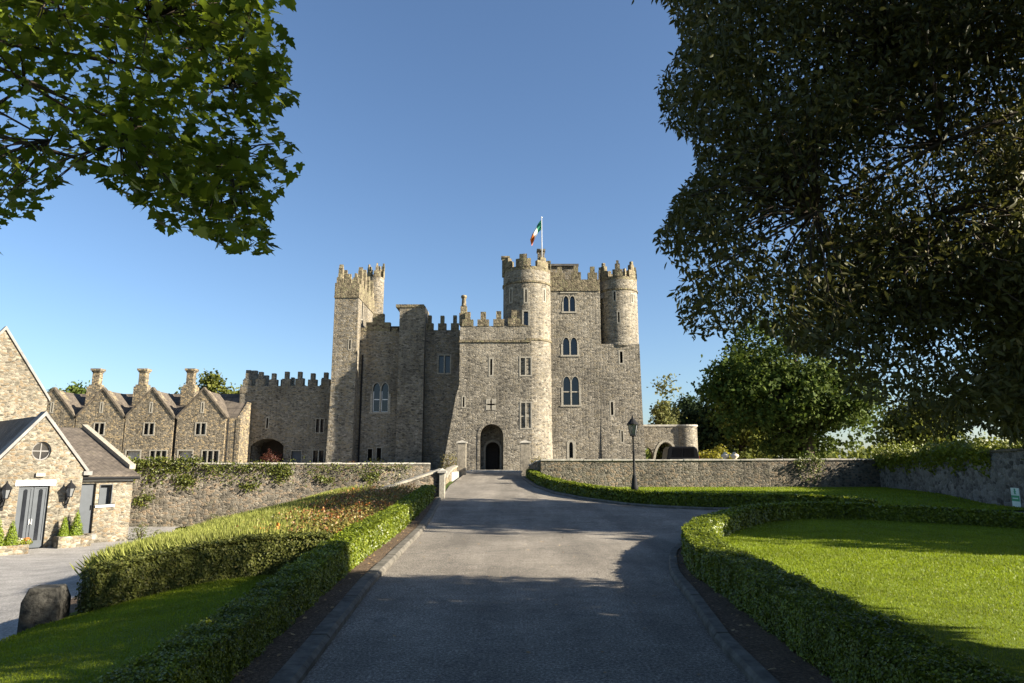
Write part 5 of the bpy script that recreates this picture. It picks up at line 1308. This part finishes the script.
for k, (ex, ey, pyy) in enumerate(((230, 88, 4.4), (200, 50, 4.9), (230, 160, 4.6), (120, 140, 4.2), (215, 205, 5.0), (150, 20, 4.0), (50, 140, 4.3), (60, 20, 4.1))):
    q = P(ex, ey, pyy); s_ = bases[k % 4]; m1 = s_.lerp(q, .35) + Vector((0, 0, .3)); m2 = s_.lerp(q, .7) + Vector((random.uniform(-.1, .1), random.uniform(-.15, .15), .18)); w = lambda: Vector((random.uniform(-.05, .05), random.uniform(-.05, .05), random.uniform(-.06, .06)))
    mb.tube([s_, s_.lerp(m1, .5) + w(), m1, m1.lerp(m2, .33) + w(), m1.lerp(m2, .66) + w(), m2, m2.lerp(q, .5) + w(), q], [.08, .06, .042, .034, .027, .02, .012, .005], 7); ends += [tuple(m1.lerp(m2, f)) for f in (.4, .7, 1)] + [tuple(m2.lerp(q, f)) for f in (.3, .6, 1)]
en = np.array(ends)
for i in range(len(vc)):
    j = int(np.argmin(np.linalg.norm(en - vc[i], axis=1))); a = Vector(en[j]); b_ = Vector(vc[i])
    if (a-b_).length < 1.0: mb.tube([a, a.lerp(b_, .5) + Vector((0, 0, .05)), b_], [.007, .005, .002], 5)
obj('trunk', mb, M['bark'], t, smooth=True)

# yew and trees behind the back wall
yx = X(806, 450, 46.6)
tree('yew_tree', 'rounded yew tree with a thick short trunk behind the garden wall', (yx, 46.6, TZ), (yx-.6, 46.6, 7.2), (5.8, 4.0, 5.0), M['yew'], 420, 70, .42, .24, .55, nl=16, lobes=12)
tree('broadleaf_tree', 'yellowing broadleaf tree left of the yew behind the wall', (X(742, 450, 65), 65, TZ), (X(745, 400, 65), 65, 7.4), (4.2, 3.6, 5.8), M['olive_tree'], 240, 48, .55, .3, .35, nl=12)
tree('dark_tree', 'dark green tree between the arch wall and the yew', (X(704, 450, 66), 66, TZ), (X(704, 425, 66), 66, 4.6), (3.4, 3, 3.4), M['dark_tree'], 150, 42, .55, .32, .3, nl=8)
tree('dark_tree', 'dark spiky tree just behind the pale birch', (X(690, 450, 72), 72, TZ), (X(684, 425, 72), 72, 5.0), (2.6, 2.4, 3.6), M['dark_tree'], 110, 42, .5, .32, .3, nl=8)
tree('birch_tree', 'pale slender birch rising above the curved arch wall', (X(664, 450, 62.6), 62.6, TZ), (X(664, 404, 62.6), 62.6, 5.6), (1.5, 1.4, 4.1), M['birch'], 110, 42, .38, .25, .16, nl=10, lobes=9)
shrub('golden_shrub', 'bright golden shrub behind the wall beside the urns', (X(716, 455, 57), 57, TZ), (1.9, 1.2, 2.0), M['gold'], 2600, .17, tmpl=CLUMP)
shrub('golden_shrub', 'smaller golden shrub right of the urns', (X(744, 457, 58), 58, TZ), (1.2, 1.0, 1.3), M['olive_tree'], 1400, .17, tmpl=CLUMP)
tree('olive_tree', 'olive green tree far behind the boundary wall', (X(925, 450, 62), 62, TZ-.5), (X(925, 435, 62), 62, 4.0), (4.2, 3, 3.4), M['olive_tree'], 150, 42, .6, .34, .3, nl=8)
tree('garden_tree', 'pale green tree standing close behind the boundary wall at right', (26.5, 30, .6), (25.9, 30, 4.6), (3.6, 3.6, 3.6), M['ivy'], 200, 48, .5, .26, .3, nl=9)
shrub('garden_shrub', 'tall pale green shrub standing close behind the boundary wall near the sign', (25.2, 30, .3), (2.4, 2.2, 1.35), M['ivy'], 2200, .2, tmpl=CLUMP)
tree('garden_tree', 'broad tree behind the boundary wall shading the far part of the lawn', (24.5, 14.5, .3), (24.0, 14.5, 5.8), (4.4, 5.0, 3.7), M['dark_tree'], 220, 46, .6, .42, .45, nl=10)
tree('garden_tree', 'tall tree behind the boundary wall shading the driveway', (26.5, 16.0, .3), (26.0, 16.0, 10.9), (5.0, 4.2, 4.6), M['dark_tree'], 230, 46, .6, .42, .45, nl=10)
tree('park_tree', 'green tree rising behind the right end of the gabled range', (X(219, 440, 84), 84, TZ), (X(219, 385, 84), 84, 8.6), (3.6, 3, 3.8), M['olive_tree'], 160, 42, .6, .38, .35, nl=8)
tree('park_tree', 'dark tree rising between the first chimneys behind the range', (X(62, 440, 90), 90, TZ), (X(62, 395, 90), 90, 9.4), (4.6, 3, 3.2), M['yew'], 150, 42, .6, .4, .35, nl=8)
tree('park_tree', 'dark evergreen tip left of the link wing behind the range', (X(183, 440, 88), 88, TZ), (X(181, 395, 88), 88, 8.2), (1.8, 1.8, 3.2), M['dark_tree'], 60, 36, .45, .34, .25, nl=6)
# far wood on the horizon
N = 5200; wxx = rng.uniform(20, 260, N); wyy = rng.uniform(170, 200, N); top = 3.0 + 2.2*np.sin(wxx*.11)**2 + 1.5*np.sin(wxx*.37)**2
o = leafmesh('far_wood', np.column_stack([wxx, wyy, TZ + rng.uniform(0, 1, N)**.8*top]), unit(N) + np.array([0, -.5, .3]), rng.uniform(.9, 1.8, N), *CLUMP, M['olive_tree']); tag(o, 'distant line of trees seen past the yew trunk', 'wood', kind='stuff')
# plants on the walls
def ivy(label, pts, n, leaf, mat, drop, th=.4, upw=.16, group='plants growing on the garden walls'):
    pts = np.array(pts, float); t = thing('climbing_plant', label, 'climber', tuple(pts[0]), group)
    u = rng.uniform(0, len(pts)-1.001, n); i = u.astype(int); f = (u-i)[:, None]; c = pts[i]*(1-f) + pts[i+1]*f
    lump = .5 + .5*np.sin(u*5.1 + pts[0][0])*np.sin(u*2.3 + 1.0)
    p = c + np.column_stack([rng.normal(0, .12, n), rng.normal(0, .10, n) - .08, np.zeros(n)])
    d = rng.uniform(0, 1, n)**1.6*drop*(.3 + lump); up = np.abs(rng.normal(0, upw, n))*(.4 + lump)
    p[:, 2] += np.where(rng.uniform(0, 1, n) < .6, -d, up)
    p[:, 1] -= th*.5; leafmesh('foliage', p, unit(n)*.8 + np.array([0, -1, .5]), rng.uniform(.6, 1.3, n)*leaf, *ROUND, M[mat], t); return t
def wl_y(x): return float(np.interp(x, [-23.5, -17, -11, -5], [38, 39.2, 40.6, 42.2]))
def run_(x0, x1, k, z=1.78): return [(x, wl_y(x) - (.2 if z < 1.7 else 0), z) for x in lin(x0, x1, k)]
ivy('thick yellow green creeper hanging over the retaining wall beside the cottage', run_(-22.5, -17.5, 8), 3600, .12, 'ivy', 1.2)
ivy('patchy creeper hanging over the middle of the retaining wall', run_(-17.3, -12.5, 8, 1.6), 1300, .10, 'ivy', 1.0)
ivy('thin creeper on the retaining wall near the sloping wall', run_(-12, -6, 8, 1.58), 700, .09, 'ivy', .9)
for x, dz, lab, L_, n_ in ((-20.6, 1.9, 'low creeper on the retaining wall nearest the cottage', .5, 320), (-18.6, 1.0, 'creeper patch under the thick creeper', .6, 420), (-15.2, 1.2, 'creeper patch halfway down the middle of the retaining wall', .35, 260), (-13.6, .5, 'yellowing creeper patch above the lavender', .6, 380), (-11.3, .9, 'small creeper patch on the retaining wall left of the rusty roses', .3, 220), (-8.7, .7, 'creeper patch high on the retaining wall by the sloping wall', .45, 300)):
    ivy(lab, [(x + k*.45, wl_y(x + k*.45) - .14, 1.78 - dz + .12*math.sin(k*2 + x)) for k in range(3)], n_, .10, 'ivy', L_, .28)
bw = [(22.75, 42.8), (21.6, 38), (20.0, 31), (18.3, 24.5)]
t_ = [(np.interp(s, [0, 1, 2, 3], [p[0] for p in bw]) - .34, np.interp(s, [0, 1, 2, 3], [p[1] for p in bw]), 2.25) for s in lin(0, 2.6, 14)]
ivy('bright yellow green climber spilling over the top of the boundary wall', t_, 8500, .13, 'lime', .8, .1, .24)
t_ = [(np.interp(s, [0, 1, 2, 3], [p[0] for p in bw]) + .3, np.interp(s, [0, 1, 2, 3], [p[1] for p in bw]), 2.3) for s in lin(1.7, 3, 8)]
ivy('pale shrubs showing over the boundary wall near the sign', t_, 4200, .12, 'lime', .3, .1, .25)
ivy('dry ivy patch on the lit part of the garden wall', [(17.2, 42.1, 1.9), (18.2, 42.1, 1.9), (18.8, 42.1, 1.9)], 500, .10, 'ivy', 1.3, .1)
# shrubs along the castle foot
for lab, px_s, Y_, r_, m_ in (('rusty orange shrub by the drainpipe foot', 352.5, 58.3, (.55, .4, .75), 'rose_red'), ('brownish shrub in front of the small dark hall windows', 376, 58.3, (.9, .5, .95), 'rose_leaf'), ('yellow green shrub below the chimney breast', 404, 58, (1.4, .5, .75), 'ivy'), ('russet climber left of the left gate pier', 450, 50, (.75, .5, 1.25), 'rose_leaf'), ('green shrub right of the right gate pier', 538, 46.4, (.75, .5, .95), 'rose_leaf'), ('rounded dark green shrub at the foot of the corner tower', 622, 55.5, (1.25, .7, .9), 'yew'), ('small yellow green shrub at the foot of the keep wall', 594, 56, (.8, .5, .7), 'ivy'), ('low flowering shrub left of the small arched keep window', 559, 55.5, (.9, .5, .55), 'ivy')):
    shrub('border_shrub', lab, (X(px_s, 460, Y_), Y_, TZ), r_, M[m_], 700, .12, group='shrubs along the castle foot')
shrub('copper_shrub', 'dark red leaved round shrub in the archway of the low wing', (X(271, 460, 60.7), 60.7, TZ), (1.05, .8, 1.9), M['copper'], 2400, .12)
for lab, x_s, y_s, r_, m_ in (('small shrub against the retaining wall foot beside the cottage', -16.6, 31.5, (.5, .45, .7), 'ivy'), ('pale shrub with white flowers near the cottage corner', -15.2, 30.5, (.45, .4, .6), 'lime'), ('upright shrub at the retaining wall foot above the lavender', -15.5, 36.5, (.4, .4, .9), 'ivy')):
    shrub('border_shrub', lab, (x_s, y_s, float(zT(x_s, y_s))), r_, M[m_], 500, .08, group='shrubs below the retaining wall')
# urns on the forecourt
for lab, px_u, Y_ in (('left pale stone urn behind the garden wall', 725.3, 44.6), ('right pale stone urn behind the garden wall', 734.6, 44.4)):
    ux = X(px_u, 455, Y_); t = thing('garden_urn', lab, 'urn', (ux, Y_, TZ), 'pale urns behind the garden wall'); q = Z(452.5, Y_) 
    obj('pedestal', MB().box(ux-.2, ux+.2, Y_-.2, Y_+.2, TZ, q-.45), M['urn'], t, bevel=.02)
    obj('vase', MB().lathe([(.12, q-.448), (.10, q-.40), (.26, q-.27), (.27, q-.16), (.16, q-.10), (.10, q-.05), (.12, q-.02), (.03, q+.04)], ux, Y_, 18), M['urn'], t, smooth=True)
